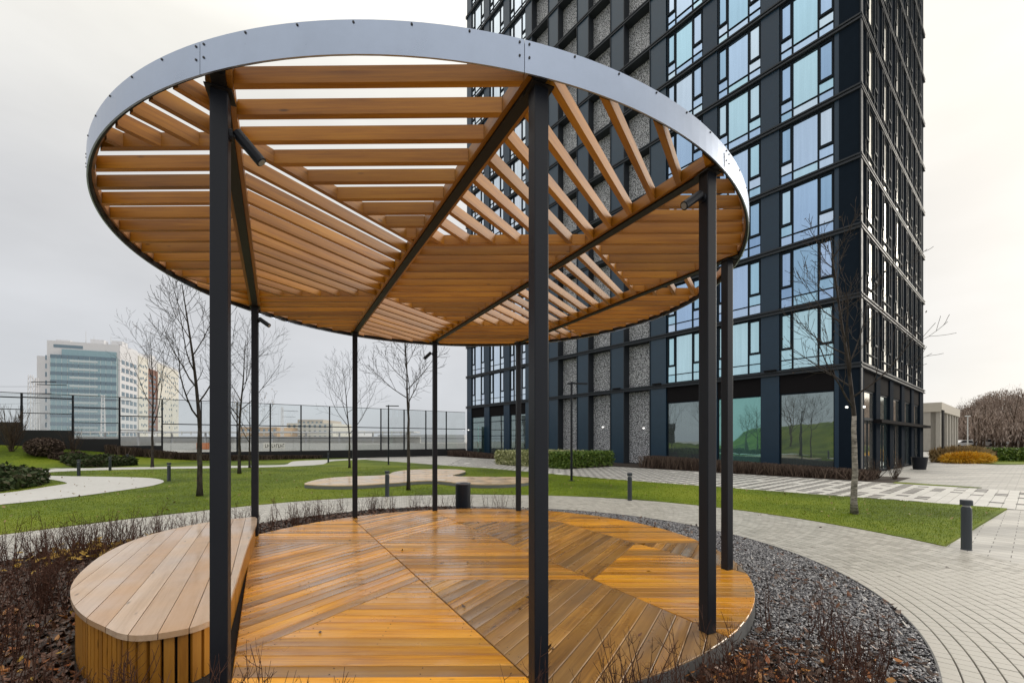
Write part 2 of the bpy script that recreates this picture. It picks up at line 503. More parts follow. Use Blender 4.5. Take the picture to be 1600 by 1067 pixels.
def perforated(name):
    m, N, L, b = mat(name)
    t = N.new("ShaderNodeNewGeometry")
    vo = N.new("ShaderNodeTexVoronoi"); vo.inputs["Scale"].default_value = 17.0; vo.feature = "F1"
    L.new(t.outputs["Position"], vo.inputs["Vector"])
    n1 = N.new("ShaderNodeTexNoise"); n1.inputs["Scale"].default_value = 21; n1.inputs["Detail"].default_value = 2
    L.new(t.outputs["Position"], n1.inputs["Vector"])
    ad = N.new("ShaderNodeMath"); ad.operation = "MULTIPLY_ADD"; ad.inputs[1].default_value = 0.9
    L.new(n1.outputs[0], ad.inputs[0]); L.new(vo.outputs["Distance"], ad.inputs[2])
    cr = N.new("ShaderNodeValToRGB"); cr.color_ramp.interpolation = "LINEAR"
    E_ = cr.color_ramp.elements
    E_[0].position = 0.90; E_[0].color = (0.016, 0.018, 0.022, 1); E_[1].position = 1.02; E_[1].color = (0.50, 0.51, 0.54, 1)  # holes are colour only; pale specks stand in for light behind
    L.new(ad.outputs[0], cr.inputs[0]); L.new(cr.outputs[0], b.inputs["Base Color"])
    b.inputs["Roughness"].default_value = 0.45
    bp = N.new("ShaderNodeBump"); bp.inputs["Strength"].default_value = 0.4; bp.inputs["Distance"].default_value = 0.02
    L.new(ad.outputs[0], bp.inputs["Height"]); L.new(bp.outputs[0], b.inputs["Normal"])
    return m

M_POST = plain("dark_steel", (0.010, 0.012, 0.018), 0.45, 0.0, 0.12, 0.28)
M_BEAM = plain("black_steel", (0.010, 0.009, 0.009), 0.55, 0.0, 0.15, 0.3)
M_FASCIA = plain("pale_metal", (0.35, 0.41, 0.53), 0.30, 0.85, 0.09, 0.5)
M_BOLT = plain("bolt_metal", (0.04, 0.04, 0.045), 0.5, 0.4)
M_SLAT = wood("larch_slat", (0.19, 0.064, 0.002), (0.33, 0.126, 0.004), (0.44, 0.188, 0.009), 0.45, 0.26)
M_LINING = wood("larch_lining", (0.30, 0.15, 0.065), (0.40, 0.21, 0.10), (0.48, 0.27, 0.14), 0.5, 0.12)
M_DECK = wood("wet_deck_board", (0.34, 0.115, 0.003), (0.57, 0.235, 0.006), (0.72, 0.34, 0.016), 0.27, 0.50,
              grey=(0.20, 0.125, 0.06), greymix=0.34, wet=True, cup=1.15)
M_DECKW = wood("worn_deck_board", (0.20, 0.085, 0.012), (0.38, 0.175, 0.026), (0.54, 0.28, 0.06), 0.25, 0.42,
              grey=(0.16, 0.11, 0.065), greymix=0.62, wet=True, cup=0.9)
M_BENCH = wood("bench_board", (0.43, 0.30, 0.20), (0.54, 0.395, 0.28), (0.61, 0.46, 0.345), 0.36, 0.08,  # top boards paled: reflected sky is put into the base colour
               grey=(0.42, 0.20, 0.05), greymix=0.5, wet=True, bump=0.15)
M_BSIDE = wood("bench_side_board", (0.26, 0.10, 0.010), (0.40, 0.17, 0.018), (0.50, 0.23, 0.03), 0.45, 0.18)
M_RIM = plain("grey_rim", (0.13, 0.13, 0.13), 0.7, 0.0, 0.2, 0.3, 0.2)
M_DARKVOID = plain("dark_underlay", (0.015, 0.012, 0.010), 0.9)
M_PAVER = islands("wet_paver", [(0.36, 0.34, 0.30), (0.44, 0.42, 0.375), (0.52, 0.495, 0.445), (0.41, 0.39, 0.345)], 0.40, 0.45)

# ------------------------------------------------------------------ pergola, deck and bench: one triangular lattice
RING_C, RING_R = (-0.784, 5.43), 3.309
Z_FB, Z_FT = 3.479, 3.652                    # fascia band
Z_SB, Z_ST = 3.512, 3.606                    # slats
DECK_C, DECK_R, DECK_Z = (-0.68, 5.44), 3.27, 0.15
LAT_C = (-0.753, 5.411)
BEAM_V = (-2.272, -0.754, 0.754, 2.272)

class Lattice:
    def __init__(s, th):
        s.h = (math.cos(th), math.sin(th))
        s.d = (math.cos(th+R(60)), math.sin(th+R(60)))
        s.b = (math.cos(th+R(120)), math.sin(th+R(120)))
        s.n = (s.b[1], -s.b[0])
        c = LAT_C; L = 1.741
        q = lambda v, t: (c[0]+s.n[0]*v+s.b[0]*t, c[1]+s.n[1]*v+s.b[1]*t)
        p1, p2 = q(-0.754, -0.880), q(-0.754, 0.855)
        mv = lambda p, u, k: (p[0]+u[0]*k, p[1]+u[1]*k)
        # per strip: (v0, v1, chain1 point, chain1 dir, chain2 point, chain2 dir, fills front/mid/back)
        h, d = s.h, s.d
        q1, q2 = mv(p1, h, L), mv(p2, d, L)
        s.strips = [
            (-9, BEAM_V[0], mv(p1, d, -L), h, mv(p2, h, -L), d, (d, h, d)),
            (BEAM_V[0], BEAM_V[1], p1, d, p2, h, (h, d, h)),
            (BEAM_V[1], BEAM_V[2], p1, h, p2, d, (d, h, d)),
            (BEAM_V[2], BEAM_V[3], q1, d, q2, h, (h, d, h)),
            (BEAM_V[3], 9, mv(q1, d, L), h, mv(q2, h, L), d, (d, h, d))]
    def pt(s, v, t):
        return (LAT_C[0]+s.n[0]*v+s.b[0]*t, LAT_C[1]+s.n[1]*v+s.b[1]*t)

def up_normal(u):                             # left-hand normal of a direction (towards the back)
    return (-u[1], u[0])

def fill(lat, disc, pitch, width, strip_gap, seam, phase=0.0, which=range(5), hphase=0.0):
    """list of (polygon, direction, zone) for boards of the triangular pattern"""
    out = []
    for si in which:
        v0, v1, c1, d1, c2, d2, fills = lat.strips[si]
        base = list(disc)
        if si == 0 and hphase:
            m0 = up_normal(d1); c1 = (c1[0]+m0[0]*hphase*pitch, c1[1]+m0[1]*hphase*pitch)
        if v0 > -8: base = clip(base, lat.pt(v0+strip_gap, 0), lat.n)
        if v1 < 8: base = clip(base, lat.pt(v1-strip_gap, 0), (-lat.n[0], -lat.n[1]))
        n1, n2 = up_normal(d1), up_normal(d2)
        for zi, fdir in enumerate(fills):
            reg = list(base)
            lo = seam
            if zi == 0:
                reg = clip(reg, (c1[0]-n1[0]*lo, c1[1]-n1[1]*lo), (-n1[0], -n1[1]))
            elif zi == 1:
                reg = clip(reg, (c1[0]-n1[0]*lo, c1[1]-n1[1]*lo), n1)
                reg = clip(reg, (c2[0]-n2[0]*lo, c2[1]-n2[1]*lo), (-n2[0], -n2[1])) if len(reg) > 2 else reg
            else:
                reg = clip(reg, (c2[0]-n2[0]*lo, c2[1]-n2[1]*lo), n2)
            if len(reg) < 3: continue
            ref = c2 if zi == 2 else c1
            nf = up_normal(fdir)
            ks = [((p[0]-ref[0])*nf[0]+(p[1]-ref[1])*nf[1]) for p in reg]
            for k in range(int(math.floor(min(ks)/pitch))-1, int(math.ceil(max(ks)/pitch))+2):
                o = (k+(phase if not hphase or fdir != lat.h or zi == 2 or si in (0, 2, 3, 4) else hphase))*pitch
                poly = clip(reg, (ref[0]+nf[0]*(o-width/2), ref[1]+nf[1]*(o-width/2)), nf)
                if len(poly) > 2: poly = clip(poly, (ref[0]+nf[0]*(o+width/2), ref[1]+nf[1]*(o+width/2)), (-nf[0], -nf[1]))
                poly = tidy(poly)
                if len(poly) > 2 and poly_area(poly) > width*0.06:
                    out.append((poly, fdir, zi, si))
    return out

def board(name, poly, u, z0, z1, m, parent, bevel=0.0):
    """one board as its own object, with its length along its own X axis"""
    cx = sum(p[0] for p in poly)/len(poly); cy = sum(p[1] for p in poly)/len(poly)
    loc = [((p[0]-cx)*u[0]+(p[1]-cy)*u[1], -(p[0]-cx)*u[1]+(p[1]-cy)*u[0]) for p in poly]
    mb = MB(); mb.prism(loc, 0, z1-z0, bevel)
    po = parent.location
    return mb.build(name, m, parent, (cx-po[0], cy-po[1], z0-po[2]), math.atan2(u[1], u[0]))

roof = Lattice(R(-0.63))
pergola = empty("pergola", (LAT_C[0], LAT_C[1], DECK_Z), "round timber slatted pergola on thin black steel posts over the wooden deck", "pergola")
PO = Vector(pergola.location)

# posts and beams
POST_R = 3.16
post_xy = {}
ang_b = math.atan2(roof.b[1], roof.b[0])
for i, v in enumerate(BEAM_V):
    hc = math.sqrt(POST_R**2 - v*v)
    for e_ in (-1, 1):
        x, y = roof.pt(v, e_*hc)
        if (i, e_) == (1, -1): x += 0.035
        if (i, e_) == (3, 1): x -= 0.085
        post_xy[(i, e_)] = (x, y)
        mb = MB(); a = 0.043
        mb.prism([(-a,-a),(a,-a),(a,a),(-a,a)], 0.0, 3.495-DECK_Z, 0.0)
        o = mb.build("post", M_POST, pergola, (x-PO.x, y-PO.y, 0), ang_b + R(-6) - R(90))
        bv = o.modifiers.new("edge", "BEVEL"); bv.width = 0.006; bv.segments = 2; bv.limit_method = "ANGLE"
        mb = MB(); mb.box(-0.065, 0.065, -0.065, 0.065, 3.487-DECK_Z, 3.4945-DECK_Z)
        mb.build("cap_plate", M_BEAM, o)
    rb = math.sqrt(3.27**2 - v*v)
    mb = MB(); mb.box(-rb, rb, -0.035, 0.035, 0, 0.10)
    x, y = roof.pt(v, 0)
    mb.build("beam", M_BEAM, pergola, (x-PO.x, y-PO.y, 3.497-PO.z), ang_b)
    for sgn in (-1, 1):
        vv = v + sgn*0.051
        rl = math.sqrt(3.23**2 - vv*vv)
        mb = MB(); mb.box(-rl, rl, -0.0145, 0.0145, 0, 0.09)
        x, y = roof.pt(vv, 0)
        mb.build("trim_board", M_SLAT, pergola, (x-PO.x, y-PO.y, Z_SB-PO.z), ang_b)

# roof slats
disc = [(RING_C[0]+3.262*math.cos(2*math.pi*k/120), RING_C[1]+3.262*math.sin(2*math.pi*k/120)) for k in range(120)]
PITCH = 0.222
for poly, u, zi, si in fill(roof, disc, PITCH, 0.042, 0.067, 0.022, hphase=0.33):
    board("slat", poly, u, Z_SB+random.Random(len(bpy.data.objects)).uniform(-.0015, .0015), Z_ST, M_SLAT, pergola)

# ring: dark rolled channel, timber lining, pale fascia in 12 sheets
rc = (RING_C[0]-PO.x, RING_C[1]-PO.y)
a_seam = math.atan2(2.234-RING_C[1], 0.0475-RING_C[0])
for k in range(12):
    a0 = a_seam + 2*math.pi*k/12; a1 = a0 + 2*math.pi/12
    mb = MB(); mb.arc(rc, 3.284, 3.3008, a0, a1, 3.494-PO.z, 3.64-PO.z, 14)
    mb.build("ring_channel", M_BEAM, pergola, smooth=False)
    mb = MB(); mb.arc(rc, 3.2635, 3.283, a0+0.001, a1-0.001, 3.534-PO.z, 3.61-PO.z, 14)
    mb.build("ring_lining", M_LINING, pergola)
    mb = MB(); mb.arc(rc, 3.3015, 3.3105, a0+0.0005, a1-0.0005, Z_FB-PO.z, Z_FT-PO.z, 20)
    fo = mb.build("fascia_sheet", M_FASCIA, pergola)
    mb = MB()
    def stud(a, z):
        c, s_ = math.cos(a), math.sin(a)
        p = Vector((rc[0]+3.309*c, rc[1]+3.309*s_, z-PO.z))
        mb.tube([p, p+Vector((c, s_, 0))*0.006], [0.0065, 0.0055], 7)
    for j in range(1, 6): stud(a0+(a1-a0)*j/6, Z_FT-0.014)
    for aa in (a0+0.008, a1-0.008): stud(aa, Z_FT-0.020); stud(aa, Z_FT-0.090)
    mb.build("bolt_heads", M_BOLT, fo)["kind"] = "stuff"

# adjustable spotlights on four of the posts
def spotlight(key, z, aim, side):
    x, y = post_xy[key]
    p = Vector((x-PO.x, y-PO.y, z-PO.z))
    d = Vector(aim).normalized()
    s_ = Vector(side).normalized()
    j = p + s_*0.10
    mb = MB()
    mb.tube([j - d*0.035, j + d*0.15], [0.031, 0.031], 16)
    o = mb.build("spotlight", M_POST, pergola)
    mb = MB(); mb.tube([j + d*0.151, j + d*0.154], [0.022, 0.022], 14)
    mb.build("lens", plain("lamp_lens", (0.25, 0.25, 0.25), 0.15), o)
    mb = MB(); mb.tube([p + s_*0.038, p + s_*0.055], [0.034, 0.034], 12); mb.tube([p + s_*0.05, j], [0.012, 0.012], 8)
    mb.build("bracket", M_POST, o)
spotlight((0, -1), 3.28, (0.62, 0.25, -0.75), (0.8, 0.6, 0.05))
spotlight((0, 1), 3.30, (0.8, -0.1, -0.55), (1, -0.1, 0.03))
spotlight((2, 1), 3.27, (-0.62, -0.1, -0.6), (-1, -0.2, 0.0))
spotlight((2, -1), 3.31, (-0.62, -0.25, -0.5), (-0.75, -0.3, 0.0))

# deck
deck = empty("deck", (DECK_C[0], DECK_C[1], 0), "round timber deck of wet orange boards laid in triangles under the pergola", "deck")
DO = Vector(deck.location)
dl_ = Lattice(R(0.45))
ddisc = [(DECK_C[0]+DECK_R*math.cos(2*math.pi*k/160), DECK_C[1]+DECK_R*math.sin(2*math.pi*k/160)) for k in range(160)]
mb = MB(); mb.lathe([(DECK_R-0.014, 0.0), (DECK_R-0.014, 0.118)], 128)
mb.build("underframe", M_DARKVOID, deck)
mb = MB(); mb.arc((0, 0), DECK_R-0.013, DECK_R+0.004, 0, 2*math.pi-1e-4, 0.0, 0.139, 128)
mb.build("edge_band", M_RIM, deck)
rr = random.Random(5)
for poly, u, zi, si in fill(dl_, ddisc, 1.741*math.sin(R(60))/12, 0.1205, 0.005, 0.0025, 0.5, which=(1, 2, 3, 4)):
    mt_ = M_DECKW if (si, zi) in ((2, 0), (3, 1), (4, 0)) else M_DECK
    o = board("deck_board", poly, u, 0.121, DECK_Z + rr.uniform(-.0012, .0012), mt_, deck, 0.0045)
    o.rotation_euler.rotate_axis("X", rr.uniform(-.011, .011))

smb_ = MB()
for o in [c for c in deck.children if c.name.startswith("deck_board")]:
    xs_ = [v.co.x for v in o.data.vertices]; ys_ = [v.co.y for v in o.data.vertices]
    if max(ys_)-min(ys_) < 0.1: continue
    L0, L1 = min(xs_), max(xs_); mid = [(L0*.5+L1*.5)]
    n_ = max(1, int((L1-L0)/0.55)); mw = Matrix.Translation(o.location) @ o.rotation_euler.to_matrix().to_4x4()
    for k in range(n_+1):
        x_ = L0+0.09+(L1-L0-0.18)*k/max(1, n_)
        for yy_ in (-0.034, 0.034):
            p = mw @ Vector((x_, yy_, DECK_Z-0.121))
            wx, wy = p.x+DO.x, p.y+DO.y
            smb_.tube([(p.x, p.y, p.z-0.002), (p.x, p.y, p.z+0.0008)], [0.0042, 0.0042], 6)
so_ = smb_.build("screw_heads", M_BOLT, deck); so_["kind"] = "stuff"

# bench
BZ = 0.452
b_out = [(-3.62,5.95),(-2.78,4.40),(-1.93,2.86),(-1.86,2.66),(-1.88,2.52),(-1.97,2.44),(-2.10,2.39),(-2.24,2.41),(-2.42,2.50),(-2.66,2.63),(-2.92,2.81),
         (-3.19,3.04),(-3.43,3.29),(-3.68,3.62),(-3.96,4.07),(-4.17,4.56),(-4.26,5.02),(-4.21,5.45),(-4.08,5.78),(-3.86,5.99)]
bench = empty("bench", (-3.0, 4.2, 0), "low curved wooden bench with pale plank top and slatted orange sides at the deck edge", "bench")
BO = Vector(bench.location)
bx = smooth_line(b_out, 4, True)
ub = dl_.b; nb = dl_.n
ks = [p[0]*nb[0]+p[1]*nb[1] for p in bx]
w_ = 0.142; k0 = max(ks)
i = 0
while k0 - i*w_ > min(ks):
    hi, lo = k0-i*w_-0.0022, k0-(i+1)*w_+0.0022
    poly = clip(bx, (nb[0]*lo, nb[1]*lo), nb)
    if len(poly) > 2: poly = clip(poly, (nb[0]*hi, nb[1]*hi), (-nb[0], -nb[1]))
    poly = tidy(poly, 0.006)
    if len(poly) > 2: board("top_board", poly, ub, BZ-0.034, BZ+rr.uniform(-.001, .001), M_BENCH, bench, 0.0)
    i += 1
ctr = Vector((-3.0, 4.2))
def offs(poly, d):
    out = []
    n = len(poly)
    for i in range(n):
        a, b, c = Vector(poly[i-1]), Vector(poly[i]), Vector(poly[(i+1) % n])
        t = (c-a).normalized(); nn = Vector((-t.y, t.x))
        if nn.dot(ctr-b) < 0: nn = -nn
        out.append((b.x+nn.x*d, b.y+nn.y*d))
    return out
core = offs(bx, 0.075)
mb = MB(); mb.prism([(x-BO.x, y-BO.y) for x, y in core], 0.0, BZ-0.036)
mb.build("core", M_DARKVOID, bench)
edge = offs(bx, 0.035)
per = [Vector(p) for p in edge]
tot = sum((per[(i+1) % len(per)]-per[i]).length for i in range(len(per)))
ns = int(tot/0.062); step = tot/ns
k = 0; acc = 0.0; want = 0.0
for s_i in range(ns):
    want = s_i*step
    while True:
        seg = (per[(k+1) % len(per)]-per[k]).length
        if acc+seg > want: break
        acc += seg; k += 1
    a, b = per[k], per[(k+1) % len(per)]
    t = (b-a).normalized(); p = a + t*(want-acc)
    mb = MB(); mb.box(0, BZ-0.042, -0.0245, 0.0245, -0.011, 0.011)
    o = mb.build("side_board", M_BSIDE, bench)
    # own X axis runs up the board
    nrm = Vector((t.y, -t.x, 0))
    o.matrix_local = Matrix(((0, t.x, nrm.x, p.x-BO.x), (0, t.y, nrm.y, p.y-BO.y), (1, 0, 0, 0.001), (0, 0, 0, 1)))

# ------------------------------------------------------------------ ground, lawn, paths, beds
def S(t):
    t = np.clip(t, 0, 1); return t*t*(3-2*t)
def terrain(x, y):
    x = np.asarray(x, float); y = np.asarray(y, float)
    m1 = 1.3*S((y-(20.8+(x+25)*0.58)-0.3)/7.0)*S((-x-21)/11.0)
    m2 = 4.2*S((-x-15)/20.0)*S((7-y)/11.0)
    return m1+m2

M_GROUND = ground_mat("far_ground", [(0.34, 0.33, 0.31), (0.42, 0.41, 0.39)], 0.4, 0.9, 0.1)
M_LAWN = ground_mat("lawn_grass", [(0.060, 0.090, 0.003), (0.115, 0.165, 0.004), (0.175, 0.210, 0.012)], 9.0, 0.75, 0.7, 0.04, 9, 0.2, 1.5)
M_SOIL = ground_mat("mulch_soil", [(0.012, 0.009, 0.007), (0.03, 0.021, 0.015), (0.055, 0.038, 0.027)], 14.0, 0.85, 0.8, 0.03)
M_CONC = ground_mat("pale_paving", [(0.50, 0.485, 0.45), (0.57, 0.555, 0.52), (0.62, 0.605, 0.57)], 6.0, 0.5, 0.12, 0.01, 6, 0.4, 0.6)
M_JOINT = plain("joint_sand", (0.085, 0.078, 0.068), 0.9)

# plaza paving: brick joints worked into the surface
def paving(name):
    m, N, L, b = mat(name)
    g = N.new("ShaderNodeNewGeometry"); mp = N.new("ShaderNodeMapping"); mp.inputs["Rotation"].default_value = (0, 0, R(-129.2))
    L.new(g.outputs["Position"], mp.inputs[0])
    br = N.new("ShaderNodeTexBrick")
    br.inputs["Scale"].default_value = 1.0; br.inputs["Brick Width"].default_value = 0.40; br.inputs["Row Height"].default_value = 0.20
    br.inputs["Mortar Size"].default_value = 0.006; br.inputs["Mortar Smooth"].default_value = 0.2; br.inputs["Bias"].default_value = 0.0
    br.inputs["Color1"].default_value = (0.58, 0.56, 0.52, 1); br.inputs["Color2"].default_value = (0.48, 0.46, 0.425, 1)
    br.inputs["Mortar"].default_value = (0.16, 0.15, 0.135, 1)
    L.new(mp.outputs[0], br.inputs[0])
    n1 = N.new("ShaderNodeTexNoise"); n1.inputs["Scale"].default_value = 0.9; n1.inputs["Detail"].default_value = 7
    mp2 = N.new("ShaderNodeMapping"); mp2.inputs["Scale"].default_value = (0.35, 1.6, 1); mp2.inputs["Rotation"].default_value = (0, 0, R(-39))
    L.new(g.outputs["Position"], mp2.inputs[0]); L.new(mp2.outputs[0], n1.inputs["Vector"])
    mr = N.new("ShaderNodeMapRange"); mr.inputs[1].default_value = 0.35; mr.inputs[2].default_value = 0.62; mr.inputs[3].default_value = 0.62; mr.inputs[4].default_value = 1.06
    L.new(n1.outputs[0], mr.inputs[0])
    sc = N.new("ShaderNodeVectorMath"); sc.operation = "SCALE"
    L.new(br.outputs[0], sc.inputs[0]); L.new(mr.outputs[0], sc.inputs["Scale"]); L.new(sc.outputs[0], b.inputs["Base Color"])
    r2 = N.new("ShaderNodeMapRange"); r2.inputs[1].default_value = 0.35; r2.inputs[2].default_value = 0.62; r2.inputs[3].default_value = 0.42; r2.inputs[4].default_value = 0.65
    L.new(n1.outputs[0], r2.inputs[0]); L.new(r2.outputs[0], b.inputs["Roughness"])
    bp = N.new("ShaderNodeBump"); bp.inputs["Strength"].default_value = 0.4; bp.inputs["Distance"].default_value = 0.004; bp.invert = True
    L.new(br.outputs["Fac"], bp.inputs["Height"]); L.new(bp.outputs[0], b.inputs["Normal"])
    return m
M_PLAZA = paving("plaza_paving")

def sheet(name, poly, z, m, kind="structure", follow=False, step=None, thick=0.0):
    bm = bmesh.new()
    vs = [bm.verts.new((x, y, 0)) for x, y in poly]
    f = bm.faces.new(vs)
    bmesh.ops.triangulate(bm, faces=[f])
    if step:
        xs = [p[0] for p in poly]; ys = [p[1] for p in poly]
        for ax, lo, hi in ((0, min(xs), max(xs)), (1, min(ys), max(ys))):
            c = lo+step
            while c < hi:
                co = (c, 0, 0) if ax == 0 else (0, c, 0); no = (1, 0, 0) if ax == 0 else (0, 1, 0)
                bmesh.ops.bisect_plane(bm, geom=bm.verts[:]+bm.edges[:]+bm.faces[:], plane_co=co, plane_no=no)
                c += step
    for v in bm.verts:
        v.co.z = z + (float(terrain(v.co.x, v.co.y)) if follow else 0)
    bmesh.ops.recalc_face_normals(bm, faces=bm.faces)
    if bm.faces and sum(f.normal.z for f in bm.faces) < 0: bmesh.ops.reverse_faces(bm, faces=bm.faces)
    if thick:
        be = [e_ for e_ in bm.edges if e_.is_boundary]
        r_ = bmesh.ops.extrude_edge_only(bm, edges=be)
        for v in [g for g in r_["geom"] if isinstance(g, bmesh.types.BMVert)]: v.co.z -= thick
    me = bpy.data.meshes.new(name); bm.to_mesh(me); bm.free(); me.materials.append(m)
    o = bpy.data.objects.new(name, me); link(o); o["kind"] = kind
    return o

ring_ = [(900*math.cos(2*math.pi*k/64), 900*math.sin(2*math.pi*k/64)) for k in range(64)]
sheet("ground", ring_, -0.08, M_GROUND)

# building frame on the ground: t along the main front from its corner, q outwards from it
BC = Vector((15.356, 18.768)); BL = Vector((-0.6319, 0.7751)); BO_ = Vector((-0.7751, -0.6319)); BR = Vector((0.7751, 0.6319))
def fac(t, q): return (BC.x+BL.x*t+BO_.x*q, BC.y+BL.y*t+BO_.y*q)

plaza_poly = [(-14.0, 37.6), (-5.0, 44.0), (14.0, 20.0), (16.0, 18.5), (29, 29.2), (34, 30.5), (60, 29.0), (75, 5), (40, -14), (6, -14), (5.7, 5.3), (6.1, 6.3), (-12.2, 33.2)]
sheet("plaza", plaza_poly, 0.0, M_PLAZA)

# inner and outer edge of the curved path
pin, pout = [], []
for k in range(0, 47):
    a = R(-112 + k*4.2)
    pin.append((-0.30+4.07*math.cos(a), 5.44+4.07*math.sin(a)))
    pout.append((-0.27+6.51*math.cos(a), 5.33+6.51*math.sin(a)))
pin += [(-1.1,9.74),(-1.9,9.71),(-2.75,9.45),(-3.5,9.02),(-4.15,8.40),(-4.75,7.65),(-5.5,6.7),(-6.15,5.85),(-6.6,5.0),(-7.1,3.5),(-7.5,1),(-8,-3)]
pout += [(-1.1,11.98),(-2.3,11.85),(-3.4,11.6),(-4.45,11.2),(-5.45,10.6),(-6.45,9.65),(-7.4,8.4),(-8.2,7.1),(-8.9,5.8),(-9.7,4),(-10.3,1),(-10.8,-3)]
pin = smooth_line(pin, 3); pout = smooth_line(pout, 3)
path = sheet("curved_path", pin + pout[::-1], 0.004, M_JOINT)

lawn_poly = pout[85:] + [(-14, -30), (-75, -40), (-75, -8), (-34.0, 22.0), (-30.9, 24.9), (-14.6, 36.6)]
lawn_poly += [at(564, 718.4), at(620, 722), at(682, 726.8), at(727, 730), at(770, 732.9), (3.7, 16.6), (11.0, 9.48)]
# pout runs from the right corner round the back to the left
sheet("lawn", lawn_poly, 0.035, M_LAWN, follow=True, step=1.25, thick=0.06)

bed_poly = pin + [(-9, -6), (-7, -1), (-4.5, 0.3), (-2.6, 1.2)]
sheet("flower_bed", bed_poly, 0.008, M_SOIL)
# steel edging between bed and path
mb = MB()
for i in range(len(pin)-1):
    a, b = Vector(pin[i]), Vector(pin[i+1]); t = (b-a).normalized(); n_ = Vector((-t.y, t.x))*0.006
    mb.prism([tuple(a-n_), tuple(b-n_), tuple(b+n_), tuple(a+n_)], 0.0, 0.034)
o = mb.build("path_edging", M_RIM); o["kind"] = "structure"

# pavers of the curved path: rows run with the curve
ROWS = 24
midl = [((a[0]+b[0])/2, (a[1]+b[1])/2) for a, b in zip(pin, pout)]
cum = [0.0]
for i in range(len(midl)-1): cum.append(cum[-1]+math.hypot(midl[i+1][0]-midl[i][0], midl[i+1][1]-midl[i][1]))
cum = np.array(cum); PI_ = np.array(pin); PO_ = np.array(pout)
def ribbon(s, v):
    ix = np.interp(s, cum, PI_[:, 0]); iy = np.interp(s, cum, PI_[:, 1])
    ox = np.interp(s, cum, PO_[:, 0]); oy = np.interp(s, cum, PO_[:, 1])
    return (ix+(ox-ix)*v, iy+(oy-iy)*v)
bricks = []
prng = random.Random(11)
for r_ in range(ROWS):
    v0, v1 = (r_+0.04)/ROWS, (r_+0.96)/ROWS
    ln = 0.205/(0.82+0.4*(r_/ROWS)) if False else 0.112
    s_ = -0.056*(r_ % 2) + 0.02
    while s_ < cum[-1]-0.2:
        a, b = max(0, s_+0.0032), s_+ln-0.0032
        q = [ribbon(a, v0), ribbon(b, v0), ribbon(b, v1), ribbon(a, v1)]
        bricks.append([(float(x), float(y)) for x, y in q])
        s_ += ln
def view_px(x, y, z=0.0):
    if y < 0.3: return None
    px, py = CX0+FPX*x/y, HY0-FPX*(z-EYE)/y
    return (px, py) if -20 < px < 1620 and py < 1090 else None
scored = []
for i, q in enumerate(bricks):
    cx = sum(p[0] for p in q)/4; cy = sum(p[1] for p in q)/4
    w = view_px(cx, cy)
    scored.append((cy if w else 999, i))
scored.sort()
near = set(i for d, i in scored[:300] if d < 900)
rest = MB()
for i, q in enumerate(bricks):
    z1 = 0.022+prng.uniform(-0.0016, 0.0016)
    if i in near:
        mb = MB(); mb.prism(q, 0.0, z1, 0.003)
        mb.build("paving_stone", M_PAVER, path)
    else:
        n_ = len(rest.v)
        if sum(p[1] for p in q)/4 > 0.5: rest.prism(q, 0.006, z1)
o = rest.build("paving_stones", M_PAVER, path); o["kind"] = "stuff"

# chequered walk of small light and dark tiles in front of the building
tl, td = MB(), MB()
trng = random.Random(3)
T_ = 0.217
gline_a, gline_b = Vector(at(564, 718.4)), Vector((3.7, 16.6)); gline_c = Vector((11.0, 9.48))
walk_poly = [fac(27, 3.6), fac(-4.5, 3.75), fac(-9.0, 3.9), (12.9, 9.2), (11.05, 9.5), (3.7, 16.66), at(770, 732.85), at(700, 727.9)]
TQ = MB(); TD = MB()
for i in range(-58, 130):
    for j in range(14, 58):
        c = fac(i*T_+0.1, j*T_+0.1)
        if not bool(inside(walk_poly, c[0], c[1])): continue
        t = i*T_
        pd = 0.96 if t > 0 else (0.96*max(0.0, (t+7.5)/7.5)+0.03)
        dark = (i % 2 == 0 and j % 2 == 0) and trng.random() < pd
        h = T_/2-0.004 if not dark else T_/2+0.018
        (TD if dark else TQ).obox(c, (BL.x, BL.y), h, h, 0.001, (0.0145 if dark else 0.0115)+trng.uniform(-.0012, .0012))
M_TLIGHT = islands("light_tile", [(0.56, 0.54, 0.50), (0.66, 0.64, 0.60), (0.61, 0.59, 0.55)], 0.5)
M_TDARK = islands("dark_tile", [(0.06, 0.054, 0.05), (0.09, 0.08, 0.075), (0.13, 0.118, 0.11)], 0.5)
walk = sheet("chequered_walk", walk_poly, 0.002, M_JOINT)
o = TQ.build("light_tiles", M_TLIGHT, walk); o["kind"] = "stuff"
o = TD.build("dark_tiles", M_TDARK, walk); o["kind"] = "stuff"

# winding pale path through the lawn
up_ = [(-200,741.5),(-60,739.5),(9,737),(62,733.8),(124,732.6),(177,731.3),(280,729.8),(404,728),(444,726.8),(452,724),(459,721.4),(480,720),(509,718.8),(540,717.7),(572,716.6)]
lo_ = [(576,718.2),(564,718.7),(535,720),(519,721.2),(512,722.8),(508,725),(500,726.6),(472,728.6),(404,731.2),(260,733.4),(177,735),(124,736.4),(75,739),(47,743),(-60,748),(-200,753)]
wp = [at(*p) for p in smooth_line(up_, 3)] + [at(*p) for p in smooth_line(lo_, 3)]
sheet("winding_path", wp, 0.042, M_CONC, follow=True)
lob = [(47,743),(68,744.4),(124,745.6),(186,746.6),(233,748.2),(250,750.6),(256,753.5),(252,756.5),(233,761.5),(186,768.7),(103,780),(0,791),(-150,806)]
lin = [(-150,788),(0,773),(47,766.6),(82,761),(101,758),(104,756),(93,753),(72,749.3),(55,745.6),(42,743.4)]
wl_ = [at(*p) for p in smooth_line(lob, 4)] + [at(*p) for p in smooth_line(lin, 4)]
sheet("winding_path", wl_, 0.046, M_CONC, follow=True)
WIND = [wp, wl_]

